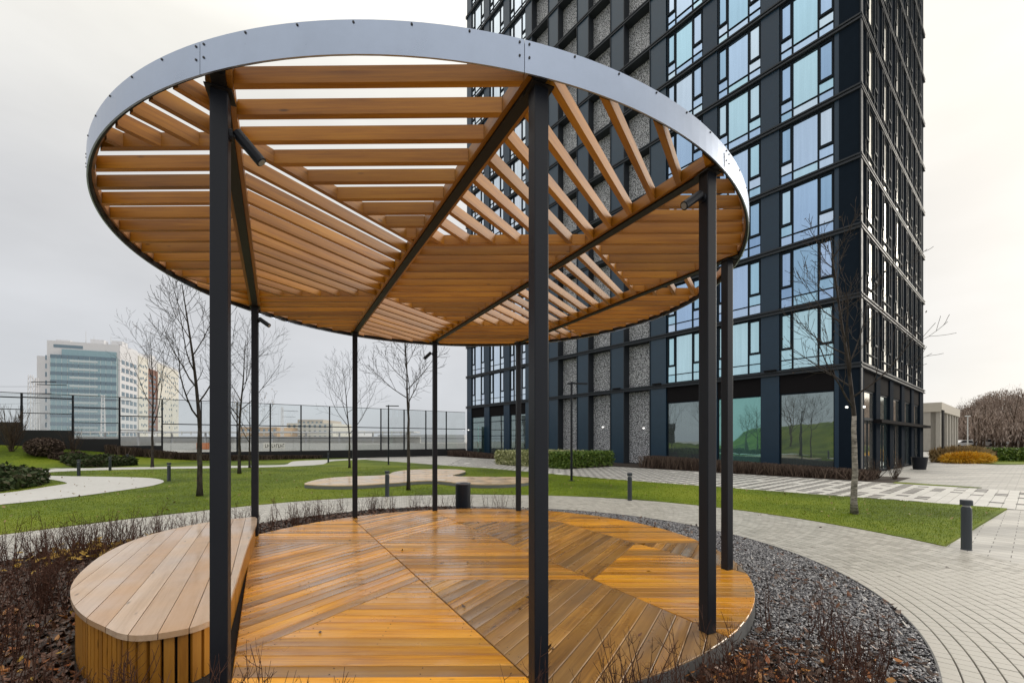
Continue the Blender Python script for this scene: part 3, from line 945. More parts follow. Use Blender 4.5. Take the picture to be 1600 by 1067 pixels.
# planting strip along the building, narrow grass tongue at its corner
sheet("planting_strip", [fac(31.5, 0.0), fac(31.5, 3.0), fac(14.6, 3.3), fac(9.4, 3.45), fac(-1.6, 3.55), fac(-1.6, 0.0)], 0.006, M_SOIL)
sheet("grass_tongue", [fac(-1.6, 3.0), fac(-1.6, 3.55), fac(-3.6, 3.7), fac(-3.75, 3.3)], 0.02, M_LAWN, thick=0.02)

# grass blades on the nearer lawn
gr = np.random.default_rng(4)
def scatter(poly, n, holes=(), ymin=0.5):
    xs = [p[0] for p in poly]; ys = [p[1] for p in poly]
    x = gr.uniform(min(xs), max(xs), n); y = gr.uniform(max(ymin, min(ys)), max(ys), n)
    k = inside(poly, x, y)
    for h in holes: k &= ~inside(h, x, y)
    return x[k], y[k]
def blades(name, poly, n, hmin, hmax, wid, m, holes=(), zoff=0.03, ylim=99, fade=None):
    x, y = scatter(poly, n, holes)
    k = (y > 0.3) & (np.abs(CX0-800+FPX*x/np.maximum(y, .1)) < 840) & (y < ylim)
    if fade: k &= gr.random(len(x)) < np.clip(fade/np.maximum(y, .1), 0, 1)**1.6
    x, y = x[k], y[k]; n = len(x)
    z = terrain(x, y)+zoff
    a = gr.uniform(0, 2*np.pi, n); h = gr.uniform(hmin, hmax, n); w = wid*gr.uniform(.7, 1.3, n)*(1+y/14.0)
    ln = gr.uniform(0, .8, n)*h; la = gr.uniform(0, 2*np.pi, n)
    V = np.empty((n, 3, 3))
    V[:, 0] = np.c_[x-w*np.cos(a), y-w*np.sin(a), z]; V[:, 1] = np.c_[x+w*np.cos(a), y+w*np.sin(a), z]
    V[:, 2] = np.c_[x+ln*np.cos(la), y+ln*np.sin(la), z+h]
    me = fast_mesh(name, V.reshape(-1, 3), np.arange(3*n).reshape(-1, 3), m)
    o = bpy.data.objects.new(name, me); link(o); o["kind"] = "stuff"
    return tag(o, None)
M_BLADE = islands("grass_blade", [(0.070, 0.105, 0.003), (0.115, 0.170, 0.004), (0.150, 0.205, 0.005), (0.22, 0.235, 0.018)], 0.7, 0.06)
lawn_vis = [p for p in lawn_poly]
o = blades("grass", [p for p in pout[85:] if p[1] > 3.9] + [(-34, 5), (-34, 30), (-12, 33), (4, 16.4), (10.9, 9.5)], 1100000, 0.018, 0.042, 0.0026, M_BLADE, WIND, 0.03, 24, 7.5)

# ------------------------------------------------------------------ tower
M_CLAD = plain("dark_blue_cladding", (0.009, 0.030, 0.058), 0.42, 0.0, 0.10, 0.42)
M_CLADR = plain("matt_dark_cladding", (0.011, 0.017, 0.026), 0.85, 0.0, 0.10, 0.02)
M_CLAD2 = plain("blue_grey_cladding", (0.014, 0.038, 0.066), 0.36, 0.0, 0.10, 0.5)
M_LEDGE = plain("ledge_metal", (0.024, 0.029, 0.037), 0.55, 0.0, 0.10, 0.3)
M_SPAND = plain("black_spandrel", (0.012, 0.011, 0.012), 0.85, 0.0, 0.1, 0.04)
M_FRAME = plain("window_frame", (0.010, 0.016, 0.024), 0.6, spec=0.12)
M_PANE = glass_pane("mirror_pane", [(0.38, 0.55, 0.78), (0.47, 0.62, 0.84), (0.27, 0.42, 0.64), (0.42, 0.66, 0.80), (0.58, 0.70, 0.85), (0.34, 0.50, 0.74)], 0.03, 0.9, 0.05)
M_PANE2 = glass_pane("pale_pane", [(0.62, 0.72, 0.84), (0.70, 0.80, 0.90), (0.75, 0.84, 0.92), (0.66, 0.74, 0.86)], 0.03, 0.9, 0.08)
M_PANE3 = glass_pane("aqua_pane", [(0.44, 0.68, 0.76), (0.50, 0.74, 0.80), (0.55, 0.76, 0.82)], 0.03, 0.9, 0.06)
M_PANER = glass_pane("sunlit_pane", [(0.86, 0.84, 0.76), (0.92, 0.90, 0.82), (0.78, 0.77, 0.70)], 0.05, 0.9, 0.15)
M_SHOP = glass_pane("lobby_pane", [(0.24, 0.29, 0.30), (0.30, 0.36, 0.36), (0.22, 0.32, 0.32)], 0.015, 0.8, 0.03)
M_SHOPG = glass_pane("teal_lobby_pane", [(0.20, 0.42, 0.40), (0.22, 0.45, 0.42)], 0.02, 0.75)
M_GREENGL = glass_pane("green_door_glass", [(0.22, 0.50, 0.44), (0.26, 0.55, 0.48)], 0.03, 0.7)
M_PERF = perforated("perforated_metal")
M_WLIGHT, _n, _l, _b = mat("wall_lamp_glow")
_b.inputs["Base Color"].default_value = (0.9, 0.9, 0.88, 1)
_b.inputs["Emission Color"].default_value = (1, 0.97, 0.9, 1); _b.inputs["Emission Strength"].default_value = 1.2

tower = empty("tower_block", (BC.x, BC.y, 0), "tall dark steel and glass tower with ledges at every floor and perforated metal screens", "building")
RZ_M = math.atan2(-BL.y, -BL.x)               # local x of the main front runs towards the corner
RZ_R = math.atan2(BR.y, BR.x)                 # local x of the side front runs away from the corner
LM, LR_ = 32.44, 17.15
G0, FH, NF = 5.044, 3.10, 16                  # top of the first ledge, storey height, storeys above
LH = 0.24
def mloc(t, z):                               # child location for a piece whose left end is at t on the main front
    return (BL.x*t, BL.y*t, z)
def rloc(t, z):
    return (BR.x*t, BR.y*t, z)

mb = MB(); mb.box(0, LM-1.7, 0, LR_-1.7, 0, G0+NF*FH-0.3)
cx_ = (BL.x*(LM-0.85)-BO_.x*0.85, BL.y*(LM-0.85)-BO_.y*0.85)
mb.build("core_wall", M_DARKVOID, tower, (cx_[0], cx_[1], 0), RZ_M)

# ledges run round the block; lips above and below a groove
def ledge_mesh():
    mb = MB()
    for (o0, z0, z1) in ((0.0, 0.165, 0.24), (0.055, 0.075, 0.165), (0.0, 0.0, 0.075)):
        for (x0, x1, y0, y1) in ((o0, LM-o0, o0, 0.9), (o0, LM-o0, LR_-0.9, LR_-o0), (o0, 0.9, 0.9, LR_-0.9), (LM-0.9, LM-o0, 0.9, LR_-0.9)):
            mb.box(x0, x1, y0, y1, z0, z1)
    return mb.mesh("ledge", M_LEDGE)
lme = ledge_mesh()
for k in range(NF+1):
    inst(lme, "ledge", tower, mloc(LM, G0+k*FH-LH), RZ_M)

# upright piers
BAY, WW, PW = 3.13, 2.28, 0.85
TOPZ = G0+NF*FH-0.1
def upright(name, t, w, q0, q1, m, side="m", z0=0.0, z1=None):
    mb = MB(); mb.box(0, w, q0, q1, 0, (z1 or TOPZ)-z0)
    loc = mloc(t+w, z0) if side == "m" else rloc(t, z0)
    return mb.build(name, m, tower, loc, RZ_M if side == "m" else RZ_R)
for t, w in ((0.10, 0.93), (3.33, 0.85), (6.46, 0.81), (25.24, 0.85), (28.37, 0.85), (31.50, 0.82)):
    upright("pier", t, w, 0.10, 0.86, M_CLAD)
for i in range(5):
    t = 9.62+3.13*i
    upright("cladding_panel", t, 1.08 if i < 4 else 0.86, 0.08, 0.88, M_CLAD2)
    if i < 4: upright("fin", t+1.081, 0.05, 0.03, 0.88, M_LEDGE)
    if i > 0: upright("fin", t-0.052, 0.05, 0.03, 0.88, M_LEDGE)
upright("corner_fin", 0.03, 0.05, 0.03, 0.3, M_LEDGE)
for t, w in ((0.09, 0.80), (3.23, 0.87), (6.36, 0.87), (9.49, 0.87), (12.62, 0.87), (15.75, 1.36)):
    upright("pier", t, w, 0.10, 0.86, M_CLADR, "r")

# windows: a frame with one wide fixed pane, two opening sashes and low panes
WH = FH-LH-0.02
def window_meshes():
    W, H = WW, WH
    xs = [0.0, 0.56, 1.64, W]
    fr = MB()
    y0, y1 = 0.145, 0.26
    def bar(x0, x1, z0, z1, a=y0, b=y1): fr.box(x0, x1, a, b, z0, z1)
    bar(0, 0.05, 0, H); bar(W-0.05, W, 0, H); bar(0.05, W-0.05, 0, 0.05); bar(0.05, W-0.05, H-0.05, H)
    for x in xs[1:3]: bar(x-0.03, x+0.03, 0.05, H-0.05)
    zb, zs = 0.50, 1.06
    segs = [(0.05, xs[1]-0.03), (xs[1]+0.03, xs[2]-0.03), (xs[2]+0.03, W-0.05)]
    for i, (a, b) in enumerate(segs):
        bar(a, b, zb-0.02, zb+0.02)
        if i != 1:
            bar(a, b, zs-0.05, zs+0.05, y0-0.03, y1)
            for (p, q) in ((a, a+0.055), (b-0.055, b)): bar(p, q, zs+0.05, H-0.05, y0-0.03, y1-0.001)
            bar(a+0.055, b-0.055, H-0.11, H-0.05, y0-0.03, y1-0.001)
    out = {"frame": fr.mesh("window_frame", M_FRAME)}
    def pane(x0, x1, z0, z1, y=0.20):
        m_ = MB(); m_.box(0, x1-x0, 0, 0.02, 0, z1-z0)
        return m_, (x0, y, z0)
    P = []
    (a, b) = segs[1]
    P.append(("pane", *pane(a, b, zb+0.02, H-0.05)))
    for i in (0, 2):
        a, b = segs[i]
        P.append(("sash_pane", *pane(a+0.055, b-0.055, zs+0.05, H-0.11, 0.185)))
        P.append(("middle_pane", *pane(a, b, zb+0.02, zs-0.05)))
    for a, b in segs: P.append(("low_pane", *pane(a, b, 0.05, zb-0.02)))
    return out, P
WM, WP = window_meshes()
def pane_set(m):
    return [(n, mb_.mesh(n, m), loc) for n, mb_, loc in WP]
PS = {k: pane_set(m) for k, m in (("blue", M_PANE), ("pale", M_PANE2), ("aqua", M_PANE3), ("sun", M_PANER))}
def joined(m):
    j = MB()
    for n, mb_, loc in WP:
        j.add([(v[0]+loc[0], v[1]+loc[1], v[2]+loc[2]) for v in mb_.v], mb_.f)
    return j.mesh("glazing", m)
JS = {k: joined(m) for k, m in (("blue", M_PANE), ("pale", M_PANE2), ("aqua", M_PANE3), ("sun", M_PANER))}
def window(side, t, k, kind, detail):
    z = G0+k*FH+0.01
    if side == "m": o = inst(WM["frame"], "window", tower, mloc(t+WW, z), RZ_M)
    else: o = inst(WM["frame"], "window", tower, (BR.x*t-BL.x*0.095, BR.y*t-BL.y*0.095, z), RZ_R)
    if detail:
        for n, me, loc in PS[kind]:
            inst(me, n, o, loc)
    else: inst(JS[kind], "glazing", o, (0, 0, 0))
for k in range(NF):
    for i, t in enumerate((1.04, 4.18, 7.30)):
        window("m", t, k, "aqua" if k == 0 else "blue", k < 6)
    for t in (22.96, 26.09, 29.22): window("m", t, k, "pale", k < 4 or 11 < k < 15)
    for i in range(5): window("r", 0.92+3.13*i, k, "sun", False)

# perforated screens between the closed panels, one per storey
def screen_mesh(h, w=2.04):
    mb = MB(); mb.box(0, w, 0.60, 0.64, 0.02, h-0.02); mb.box(w*0.5-0.012, w*0.5+0.012, 0.585, 0.60, 0.02, h-0.02)
    return mb.mesh("perforated_screen", M_PERF)
sme = screen_mesh(FH-LH); smg = screen_mesh(G0-LH, 2.04)
for i in range(4):
    t = 9.62+1.08+3.13*i
    for k in range(NF): inst(sme, "perforated_screen", tower, mloc(t+2.045, G0+k*FH), RZ_M)
    inst(smg, "perforated_screen", tower, mloc(t+2.045, 0), RZ_M)

# ground floor: tall lobby glass under a black spandrel
for t in (1.04, 4.18, 7.30, 22.96, 26.09, 29.22):
    mb = MB(); mb.box(0, WW, 0.16, 0.30, 3.90, G0-LH)
    mb.build("spandrel", M_SPAND, tower, mloc(t+WW, 0), RZ_M)
    mb = MB()
    for a, b, c, d in ((0, 0.05, 0.25, 3.9), (WW-0.05, WW, 0.25, 3.9), (0.05, WW-0.05, 0.25, 0.33), (0.05, WW-0.05, 3.82, 3.9)): mb.box(a, b, 0.20, 0.30, c, d)
    mb.box(0, WW, 0.20, 0.34, 0.0, 0.25)
    if t > 20:
        mb.box(0.05, WW-0.05, 0.20, 0.30, 3.30, 3.36); mb.box(0.05, WW-0.05, 0.20, 0.30, 1.95, 2.0)
    o = mb.build("lobby_window", M_FRAME, tower, mloc(t+WW, 0), RZ_M)
    mb = MB(); mb.box(0.05, WW-0.05, 0.235, 0.26, 0.33, 3.82)
    mb.build("lobby_pane", M_SHOPG if t == 4.18 else M_SHOP, o)
mb = MB(); mb.box(0, 0.9, -0.02, 0.0, 0.15, 2.9)
mb.build("glass_door_leaf", M_GREENGL, tower, mloc(29.3+0.9, 0), RZ_M-0.5)
for i in range(5):
    t = 0.92+3.13*i
    mb = MB(); mb.box(0, WW, 0.16, 0.30, 3.90, G0-LH)
    mb.build("spandrel", M_SPAND, tower, rloc(t, 0), RZ_R)
    mb = MB()
    for a, b, c, d in ((0, 0.05, 0.0, 3.9), (WW-0.05, WW, 0.0, 3.9), (0.05, WW-0.05, 0.0, 0.08), (0.05, WW-0.05, 3.82, 3.9), (0.05, WW-0.05, 2.5, 2.62), (1.11, 1.17, 0.08, 2.5)): mb.box(a, b, 0.20, 0.30, c, d)
    o = mb.build("lobby_window", M_FRAME, tower, rloc(t, 0), RZ_R)
    mb = MB(); mb.box(0.05, WW-0.05, 0.235, 0.26, 0.08, 3.82)
    mb.build("lobby_pane", M_PANER if i % 2 == 0 else M_SHOP, o)
mb = MB(); mb.box(2.6, 17.6, -0.22, 0.1, 2.40, 2.56)
mb.build("entrance_canopy", M_SPAND, tower, (0, 0, 0), RZ_R)
mb = MB(); mb.box(16.6, 17.6, -0.9, -0.84, 1.0, 3.6)
mb.build("sign_fin", M_SPAND, tower, (0, 0, 0), RZ_R)
# small round wall lamps
for t, z, q in ((11.5, 2.35, 0.58), (14.9, 2.5, 0.58), (31.9, 2.6, 0.08), (0.55, 3.05, 0.08)):
    mb = MB(); mb.tube([(0, q-0.12, 0), (0, q-0.02, 0)], [0.05, 0.05], 12)
    mb.build("wall_lamp", M_WLIGHT, tower, mloc(t, z), RZ_M)
mb = MB(); mb.tube([(0.45, -0.02, 3.05), (0.45, 0.08, 3.05)], [0.05, 0.05], 12)
mb.build("wall_lamp", M_WLIGHT, tower, (0, 0, 0), RZ_R)
# ledge-mounted lamp boxes
for t in (3.7, 6.9, 10.2, 13.3):
    mb = MB(); mb.box(-0.28, 0.28, -0.10, 0.08, 0, 0.07)
    mb.build("ledge_lamp", M_SPAND, tower, mloc(t, G0+0.002), RZ_M)

# planter pot at the entrance
pp = empty("planter_pot", (*[BC[i]+BR[i]*7.2+(0.6319 if i == 0 else -0.7751)*0.95 for i in (0, 1)], 0.0), "big dark tapered planter pot beside the tower entrance doors", "planter")
mb = MB(); mb.lathe([(0.26, 0.0), (0.34, 0.62), (0.35, 0.66), (0.30, 0.66), (0.29, 0.58)], 24)
mb.build("pot", M_POST, pp, smooth=False)
mb = MB(); mb.lathe([(0.285, 0.57), (0.0005, 0.60)], 18); mb.build("soil", M_SOIL, pp)

# ------------------------------------------------------------------ glass fence on a dark stepped wall
M_WALL = plain("black_wall", (0.022, 0.022, 0.023), 0.6, 0, 0.15, 0.3, 0.15, 30)
M_FGLASS = clear_glass("fence_glass", (0.93, 0.95, 0.95), 0.04)
FL = Vector((-5.14, 43.91)); FD = Vector((-0.81, -0.586)).normalized()
fence = empty("glass_fence", (FL.x, FL.y, 0), "long fence of glass panels and thin black posts on the stepped dark wall", "fence")
wall = empty("retaining_wall", (FL.x, FL.y, 0), "low black wall in steps under the glass fence at the back of the lawn", "wall")
RZ_F = math.atan2(-FD.y, -FD.x)
SP = 2.2; NSP = 20; FTOP = 4.45
def fbase(i):                                  # bottom of the glass in panel i, counted from the tower
    return 0.66 if i < 11 else (1.15, 1.62, 2.15)[i-11] if i < 14 else 2.62
for i in range(NSP):
    zb = fbase(i)
    p = FD*(SP*(i+1))
    mb = MB(); mb.box(0, SP, -0.12, 0.16, -0.2, zb)
    mb.build("wall_section", M_WALL, wall, (p.x, p.y, 0), RZ_F)
    mb = MB(); mb.box(0.035, SP-0.035, -0.008, 0.008, zb+0.03, FTOP-0.045)
    mb.build("glass_panel", M_FGLASS, fence, (p.x, p.y, 0), RZ_F)
    mb = MB(); mb.box(-0.045, 0.045, -0.05, 0.05, zb, FTOP); mb.box(-0.05, 0.05, -0.075, 0.075, zb+0.001, zb+1.5)
    mb.build("post", M_POST, fence, (p.x, p.y, 0), RZ_F)
    mb = MB(); mb.box(0.036, SP-0.036, -0.03, 0.03, FTOP-0.04, FTOP)
    mb.build("top_rail", M_POST, fence, (p.x, p.y, 0), RZ_F)
    for dz, h in ((2.0, 0.07), (1.05, 0.045)):
        if i > 13: dz = dz*0.75
        mb = MB(); mb.box(0.036, SP-0.036, -0.025, 0.025, zb+dz, zb+dz+h)
        mb.build("middle_rail", M_POST, fence, (p.x, p.y, 0), RZ_F)
    mb = MB(); mb.box(0.036, SP-0.036, -0.02, 0.02, zb+0.002, zb+0.03)
    mb.build("bottom_rail", M_POST, fence, (p.x, p.y, 0), RZ_F)

# ------------------------------------------------------------------ low wavy deck in the lawn
wpx = [(475.6,755),(492.5,749.6),(517,746),(549,744),(577,743),(599,742),(609,740.3),(615,737.2),(633,734.3),(657.5,733),(681,732.6),(704,732.75),(721,733.7),(727.5,736),(720,739),(707,742.2),(716,743.9),(742,744.3),(775,744.6),(808,744.8),(826,746),(833,748.5),(826,752),(808,754.4),(780,756),(755,756.2),(738,755.6),(714,753.75),(695,751.5),(676,750.3),(655,750.8),(639,752),(620,753.6),(601,754.7),(577,756.5),(554,757.6),(530,758),(507.5,757.7),(485,756.8)]
WZ = 0.165
wav = smooth_line([at(x, y, WZ) for x, y in wpx], 4, True)
wd = empty("wavy_platform", (*at(650, 745, 0.0),), "low wavy edged wooden platform lying in the lawn behind the round deck", "platform") if False else None
wc = at(650, 745, WZ)
wd = empty("wavy_platform", (wc[0], wc[1], 0), "low wavy edged wooden platform lying in the lawn behind the round deck", "platform")
M_WTOP = wood("pale_wavy_board", (0.52, 0.36, 0.21), (0.60, 0.43, 0.27), (0.66, 0.50, 0.33), 0.34, 0.12, wet=True, bump=0.0)
M_WSIDE = plain("platform_side", (0.14, 0.145, 0.15), 0.6, 0, 0.12)
mb = MB()
n = len(wav)
mb.prism([(x-wc[0], y-wc[1]) for x, y in wav], 0.0, WZ-0.03)
wcore = mb.build("side_band", M_WSIDE, wd)
# boards: strips of the outline cut by bisecting planes
bm = bmesh.new()
f = bm.faces.new([bm.verts.new((x-wc[0], y-wc[1], 0)) for x, y in wav]); bmesh.ops.triangulate(bm, faces=[f])
src = bpy.data.meshes.new("outline"); bm.to_mesh(src); bm.free()
ys = [y-wc[1] for x, y in wav]; yy = min(ys); bwid = 0.15
while yy < max(ys):
    b2 = bmesh.new(); b2.from_mesh(src)
    g = b2.verts[:]+b2.edges[:]+b2.faces[:]
    bmesh.ops.bisect_plane(b2, geom=g, plane_co=(0, yy+0.003, 0), plane_no=(0, 1, 0), clear_inner=True)
    bmesh.ops.bisect_plane(b2, geom=b2.verts[:]+b2.edges[:]+b2.faces[:], plane_co=(0, yy+bwid-0.003, 0), plane_no=(0, 1, 0), clear_outer=True)
    if b2.faces:
        bmesh.ops.recalc_face_normals(b2, faces=b2.faces)
        if sum(f.normal.z for f in b2.faces) < 0: bmesh.ops.reverse_faces(b2, faces=b2.faces)
        r_ = bmesh.ops.extrude_face_region(b2, geom=b2.faces[:])
        for v in [q for q in r_["geom"] if isinstance(q, bmesh.types.BMVert)]: v.co.z += 0.0285
        bmesh.ops.recalc_face_normals(b2, faces=b2.faces)
        me = bpy.data.meshes.new("board"); b2.to_mesh(me); me.materials.append(M_WTOP)
        inst(me, "board", wd, (0, 0, WZ-0.0285))
    b2.free()
    yy += bwid
bpy.data.meshes.remove(src)

# ------------------------------------------------------------------ bin, bollards, lamp posts
x, y = at(723.5, 797.3)
tb = empty("litter_bin", (x, y, 0), "round black litter bin with open rim at the back edge of the deck", "bin")
mb = MB(); mb.lathe([(0.155, 0.0), (0.165, 0.012), (0.165, 0.575), (0.158, 0.585)], 40); mb.build("body", M_POST, tb, smooth=False)
mb = MB(); mb.lathe([(0.168, 0.578), (0.170, 0.60), (0.160, 0.612), (0.118, 0.612), (0.112, 0.585), (0.0005, 0.583)], 40)
mb.build("rim", plain("bin_rim", (0.10, 0.10, 0.11), 0.35, 0.4), tb)

M_BOLL = plain("bollard_paint", (0.030, 0.038, 0.048), 0.35, 0, 0.1)
M_LENS = plain("bollard_lens", (0.35, 0.36, 0.36), 0.2)
bd = empty("bollard", (0, 0, 0), "", "bollard light")
mb = MB(); mb.lathe([(0.060, 0.0), (0.060, 0.012), (0.056, 0.015), (0.056, 0.565), (0.050, 0.59), (0.042, 0.597)], 22); mb.build("body", M_BOLL, bd)
mb = MB(); mb.lathe([(0.041, 0.5975), (0.041, 0.62)], 18); mb.build("lens", M_LENS, bd)
mb = MB(); mb.lathe([(0.062, 0.6205), (0.066, 0.625), (0.066, 0.685), (0.060, 0.693)], 22); mb.build("cap", M_BOLL, bd)
def clone(src, loc, rz=0.0, label=None, group=None, scale=None):
    r_ = src.copy(); COL.objects.link(r_); r_.location = loc; r_.rotation_euler = (0, 0, rz)
    if scale: r_.scale = scale
    if label: r_["label"] = label
    if group: r_["group"] = group
    for ch in list(src.children):
        c = ch.copy(); COL.objects.link(c); c.parent = r_
        for g in list(ch.children):
            d = g.copy(); COL.objects.link(d); d.parent = c
    return r_
bl = [((1510, 862), "dark bollard light with a wide cap at the right corner of the near lawn"),
      ((984, 783), "dark bollard light at the lawn edge left of the white barked tree"),
      ((605, 777), "dark bollard light at the lawn edge in front of the wavy platform"),
      ((264, 753), "dark bollard light at the round tip of the winding path"),
      ((123, 744.5), "dark bollard light between the two arms of the winding path on the left"),
      ((172, 736), "dark bollard light in front of the dark green juniper bed"),
      ((199, 728.5), "small far bollard light at the right end of the juniper bed"),
      ((513, 723.2), "far bollard light at the bend where the winding path widens")]
for i, (p, lb) in enumerate(bl):
    x, y = at(*p); loc = (x, y, 0.03)
    if i == 0: bd.location = loc; bd["label"] = lb; bd["group"] = "bollard lights along the paths"
    else: clone(bd, loc, 0, lb, "bollard lights along the paths")

lp = empty("path_lamp", (0, 0, 0), "", "lamp post")
mb = MB(); mb.tube([(0, 0, 0), (0, 0, 3.70)], [0.045, 0.038], 12); mb.build("pole", M_POST, lp)
mb = MB(); mb.lathe([(0.13, 0.0), (0.13, 0.02), (0.05, 0.03)], 16); mb.build("base_plate", M_POST, lp)
mb = MB(); mb.box(-0.16, -0.039, -0.03, 0.03, 3.60, 3.66); mb.box(0.039, 0.62, -0.06, 0.06, 3.62, 3.67)
lh = mb.build("lamp_head", M_POST, lp); 
x, y = at(893, 752.5); lp.location = (x, y, 0.03); lp.rotation_euler = (0, 0, R(12))
lp["label"] = "slim dark lamp post with flat side arm before the perforated screens"; lp["group"] = "path lamp posts"
x, y = at(607, 726.8); clone(lp, (x, y, 0.03), R(8), "slim dark lamp post in the lawn before the far glass fence", "path lamp posts")

# ------------------------------------------------------------------ bare trees
def bark(name, a, b_, white=None):
    m, N, L, bs = mat(name)
    t = N.new("ShaderNodeTexCoord"); mp = N.new("ShaderNodeMapping"); mp.inputs["Scale"].default_value = (6, 6, 2.2) if not white else (3, 3, 9)
    L.new(t.outputs["Object"], mp.inputs[0])
    n1 = N.new("ShaderNodeTexNoise"); n1.inputs["Scale"].default_value = 2.5; n1.inputs["Detail"].default_value = 7; n1.inputs["Roughness"].default_value = 0.7
    L.new(mp.outputs[0], n1.inputs["Vector"])
    cr = N.new("ShaderNodeValToRGB"); E_ = cr.color_ramp.elements
    E_[0].position = 0.36; E_[0].color = (*a, 1); E_[1].position = 0.62; E_[1].color = (*b_, 1)
    L.new(n1.outputs[0], cr.inputs[0]); L.new(cr.outputs[0], bs.inputs["Base Color"])
    bs.inputs["Roughness"].default_value = 0.85; bs.inputs["Specular IOR Level"].default_value = 0.2
    bp = N.new("ShaderNodeBump"); bp.inputs["Strength"].default_value = 0.6; bp.inputs["Distance"].default_value = 0.01
    L.new(n1.outputs[0], bp.inputs["Height"]); L.new(bp.outputs[0], bs.inputs["Normal"])
    return m
M_BARK = bark("dark_bark", (0.022, 0.018, 0.015), (0.07, 0.06, 0.05))
M_BARKW = bark("pale_bark", (0.06, 0.052, 0.045), (0.36, 0.33, 0.29), True)
M_TWIG = bark("grey_twig", (0.022, 0.018, 0.016), (0.06, 0.05, 0.043))
M_BARKB = bark("brown_bark", (0.045, 0.03, 0.02), (0.10, 0.07, 0.05))

def grow(seed, H, fork, r0, spread, n1, lean=(0, 0), twig=1.0, levels=3, blen=1.0):
    """trunk points/radii and list of branches (points, radii, sides)"""
    g = random.Random(seed)
    br = []
    def wob(a): return Vector((g.uniform(-a, a), g.uniform(-a, a), g.uniform(-a, a)))
    trunk = []; p = Vector((0, 0, 0)); k = 7
    for i in range(k+1):
        t = i/k
        trunk.append(Vector((lean[0]*t+g.uniform(-.012, .012)*(t > 0), lean[1]*t+g.uniform(-.012, .012)*(t > 0), fork*t)))
    tr = [r0*(1.25 if i == 0 else 1-0.35*i/k) for i in range(k+1)]
    def branch(p, d, ln, r, lev):
        pts = [p.copy()]; rad = [r]; n = 6 if lev < 2 else (4 if lev < 3 else 3)
        d = d.normalized(); q = p.copy(); step = ln/n
        up = {0: 0.02, 1: 0.13, 2: 0.10, 3: 0.10}.get(lev, 0.08)
        for i in range(n):
            d = (d + wob(0.13 if lev else 0.05) + Vector((0, 0, up))).normalized()
            q = q + d*step; pts.append(q.copy()); rad.append(max(0.0042, r*(1-(0.72 if lev else 0.8)*(i+1)/n)))
        br.append((pts, rad, 6 if lev < 1 else (5 if lev < 2 else 3)))
        if lev >= levels: return
        nb = {0: n1, 1: 7, 2: 5}.get(lev, 3)
        nb = max(2, int(nb*twig)) if lev else nb
        az = g.uniform(0, 6.28)
        for j in range(nb):
            t = (0.02 if lev == 0 else 0.22) + ((0.90 if lev == 0 else 0.78)*(j+0.4)/nb)
            f = t*n; i = min(n-1, int(f)); pp_ = pts[i].lerp(pts[i+1], f-i); rr_ = rad[i]+(rad[i+1]-rad[i])*(f-i)
            dd = (pts[i+1]-pts[i]).normalized()
            az += 2.4+g.uniform(-.5, .5)
            side = dd.cross(Vector((math.cos(az), math.sin(az), 0.3))).normalized()
            ang = g.uniform(0.75, 1.1)*spread if lev == 0 else g.uniform(0.45, 0.85)
            nd = dd*math.cos(ang)+side*math.sin(ang)
            if lev == 0: l2 = ln*(0.78-0.42*t)*g.uniform(.85, 1.15)*blen
            else: l2 = ln*(0.62-0.28*t)*g.uniform(.7, 1.2)
            branch(pp_, nd, l2, max(0.0045, rr_*(0.62 if lev else 0.55)), lev+1)
    branch(trunk[-1], Vector((g.uniform(-.12, .12), g.uniform(-.12, .12), 1)), H-fork, tr[-1], 0)
    return trunk, tr, br

def bare_tree(name, loc, label, seed, H, fork, r0, spread=1.0, n1=9, twig=1.0, trunkm=None, crownm=None, group="bare young trees in the garden", leaves=0, leafm=None, lean=(0, 0), levels=3, rz=0.0, blen=1.0):
    root = empty(name, loc, label, "tree", group, rz)
    tr, rad, br = grow(seed, H, fork, r0, spread, n1, lean, twig, levels, blen)
    mb = MB(); mb.tube(tr, rad, 10)
    mb.build("trunk", trunkm or M_BARK, root, smooth=True)
    mb = MB()
    for pts, rd, n in br: mb.tube(pts, rd, n, cap=False)
    mb.build("crown", crownm or M_TWIG, root, smooth=True)
    if leaves:
        g = random.Random(seed+1); mb = MB()
        tips = [b[0][-1-g.randrange(2)] for b in br if b[2] == 3]
        for _ in range(leaves):
            p = g.choice(tips)+Vector((g.uniform(-.05, .05), g.uniform(-.05, .05), g.uniform(-.06, .02)))
            a = Vector((g.uniform(-1, 1), g.uniform(-1, 1), g.uniform(-1, 1))).normalized()*0.028
            b = a.cross(Vector((g.uniform(-1, 1), g.uniform(-1, 1), 1))).normalized()*0.016
            mb.add([p-a, p+b, p+a, p-b], [(0, 1, 2, 3)])
        mb.build("leaves", leafm, root)["kind"] = "stuff"
    return root
M_REDLEAF = islands("red_leaf", [(0.22, 0.05, 0.02), (0.30, 0.09, 0.03), (0.16, 0.05, 0.03)], 0.7)
M_YELLEAF = islands("yellow_leaf", [(0.40, 0.25, 0.03), (0.48, 0.30, 0.05), (0.30, 0.17, 0.03)], 0.7)
def g3(px, py):
    y = 3.0                                    # walk along the line of sight until it meets the lawn
    while y < 60:
        x = (px-CX0)/FPX*y
        if EYE-(py-HY0)/FPX*y <= 0.03+float(terrain(x, y)): break
        y += 0.05
    return (x, y, 0.03+float(terrain(x, y)))
def g2(px, py): return g3(px, py)[:2]
bare_tree("bare_tree", g3(312, 775), "tall bare dark tree in the lawn just left of the front left post", 21, 5.6, 1.85, 0.072, 0.85, 8, 1.0, blen=0.80)
bare_tree("bare_tree", g3(1335, 803), "slim bare tree with pale flaking trunk on the near right lawn by the tower corner", 8, 5.7, 2.02, 0.062, 1.05, 15, 0.9, blen=0.58, trunkm=M_BARKW, crownm=M_TWIG, leaves=26, leafm=M_BARKB)
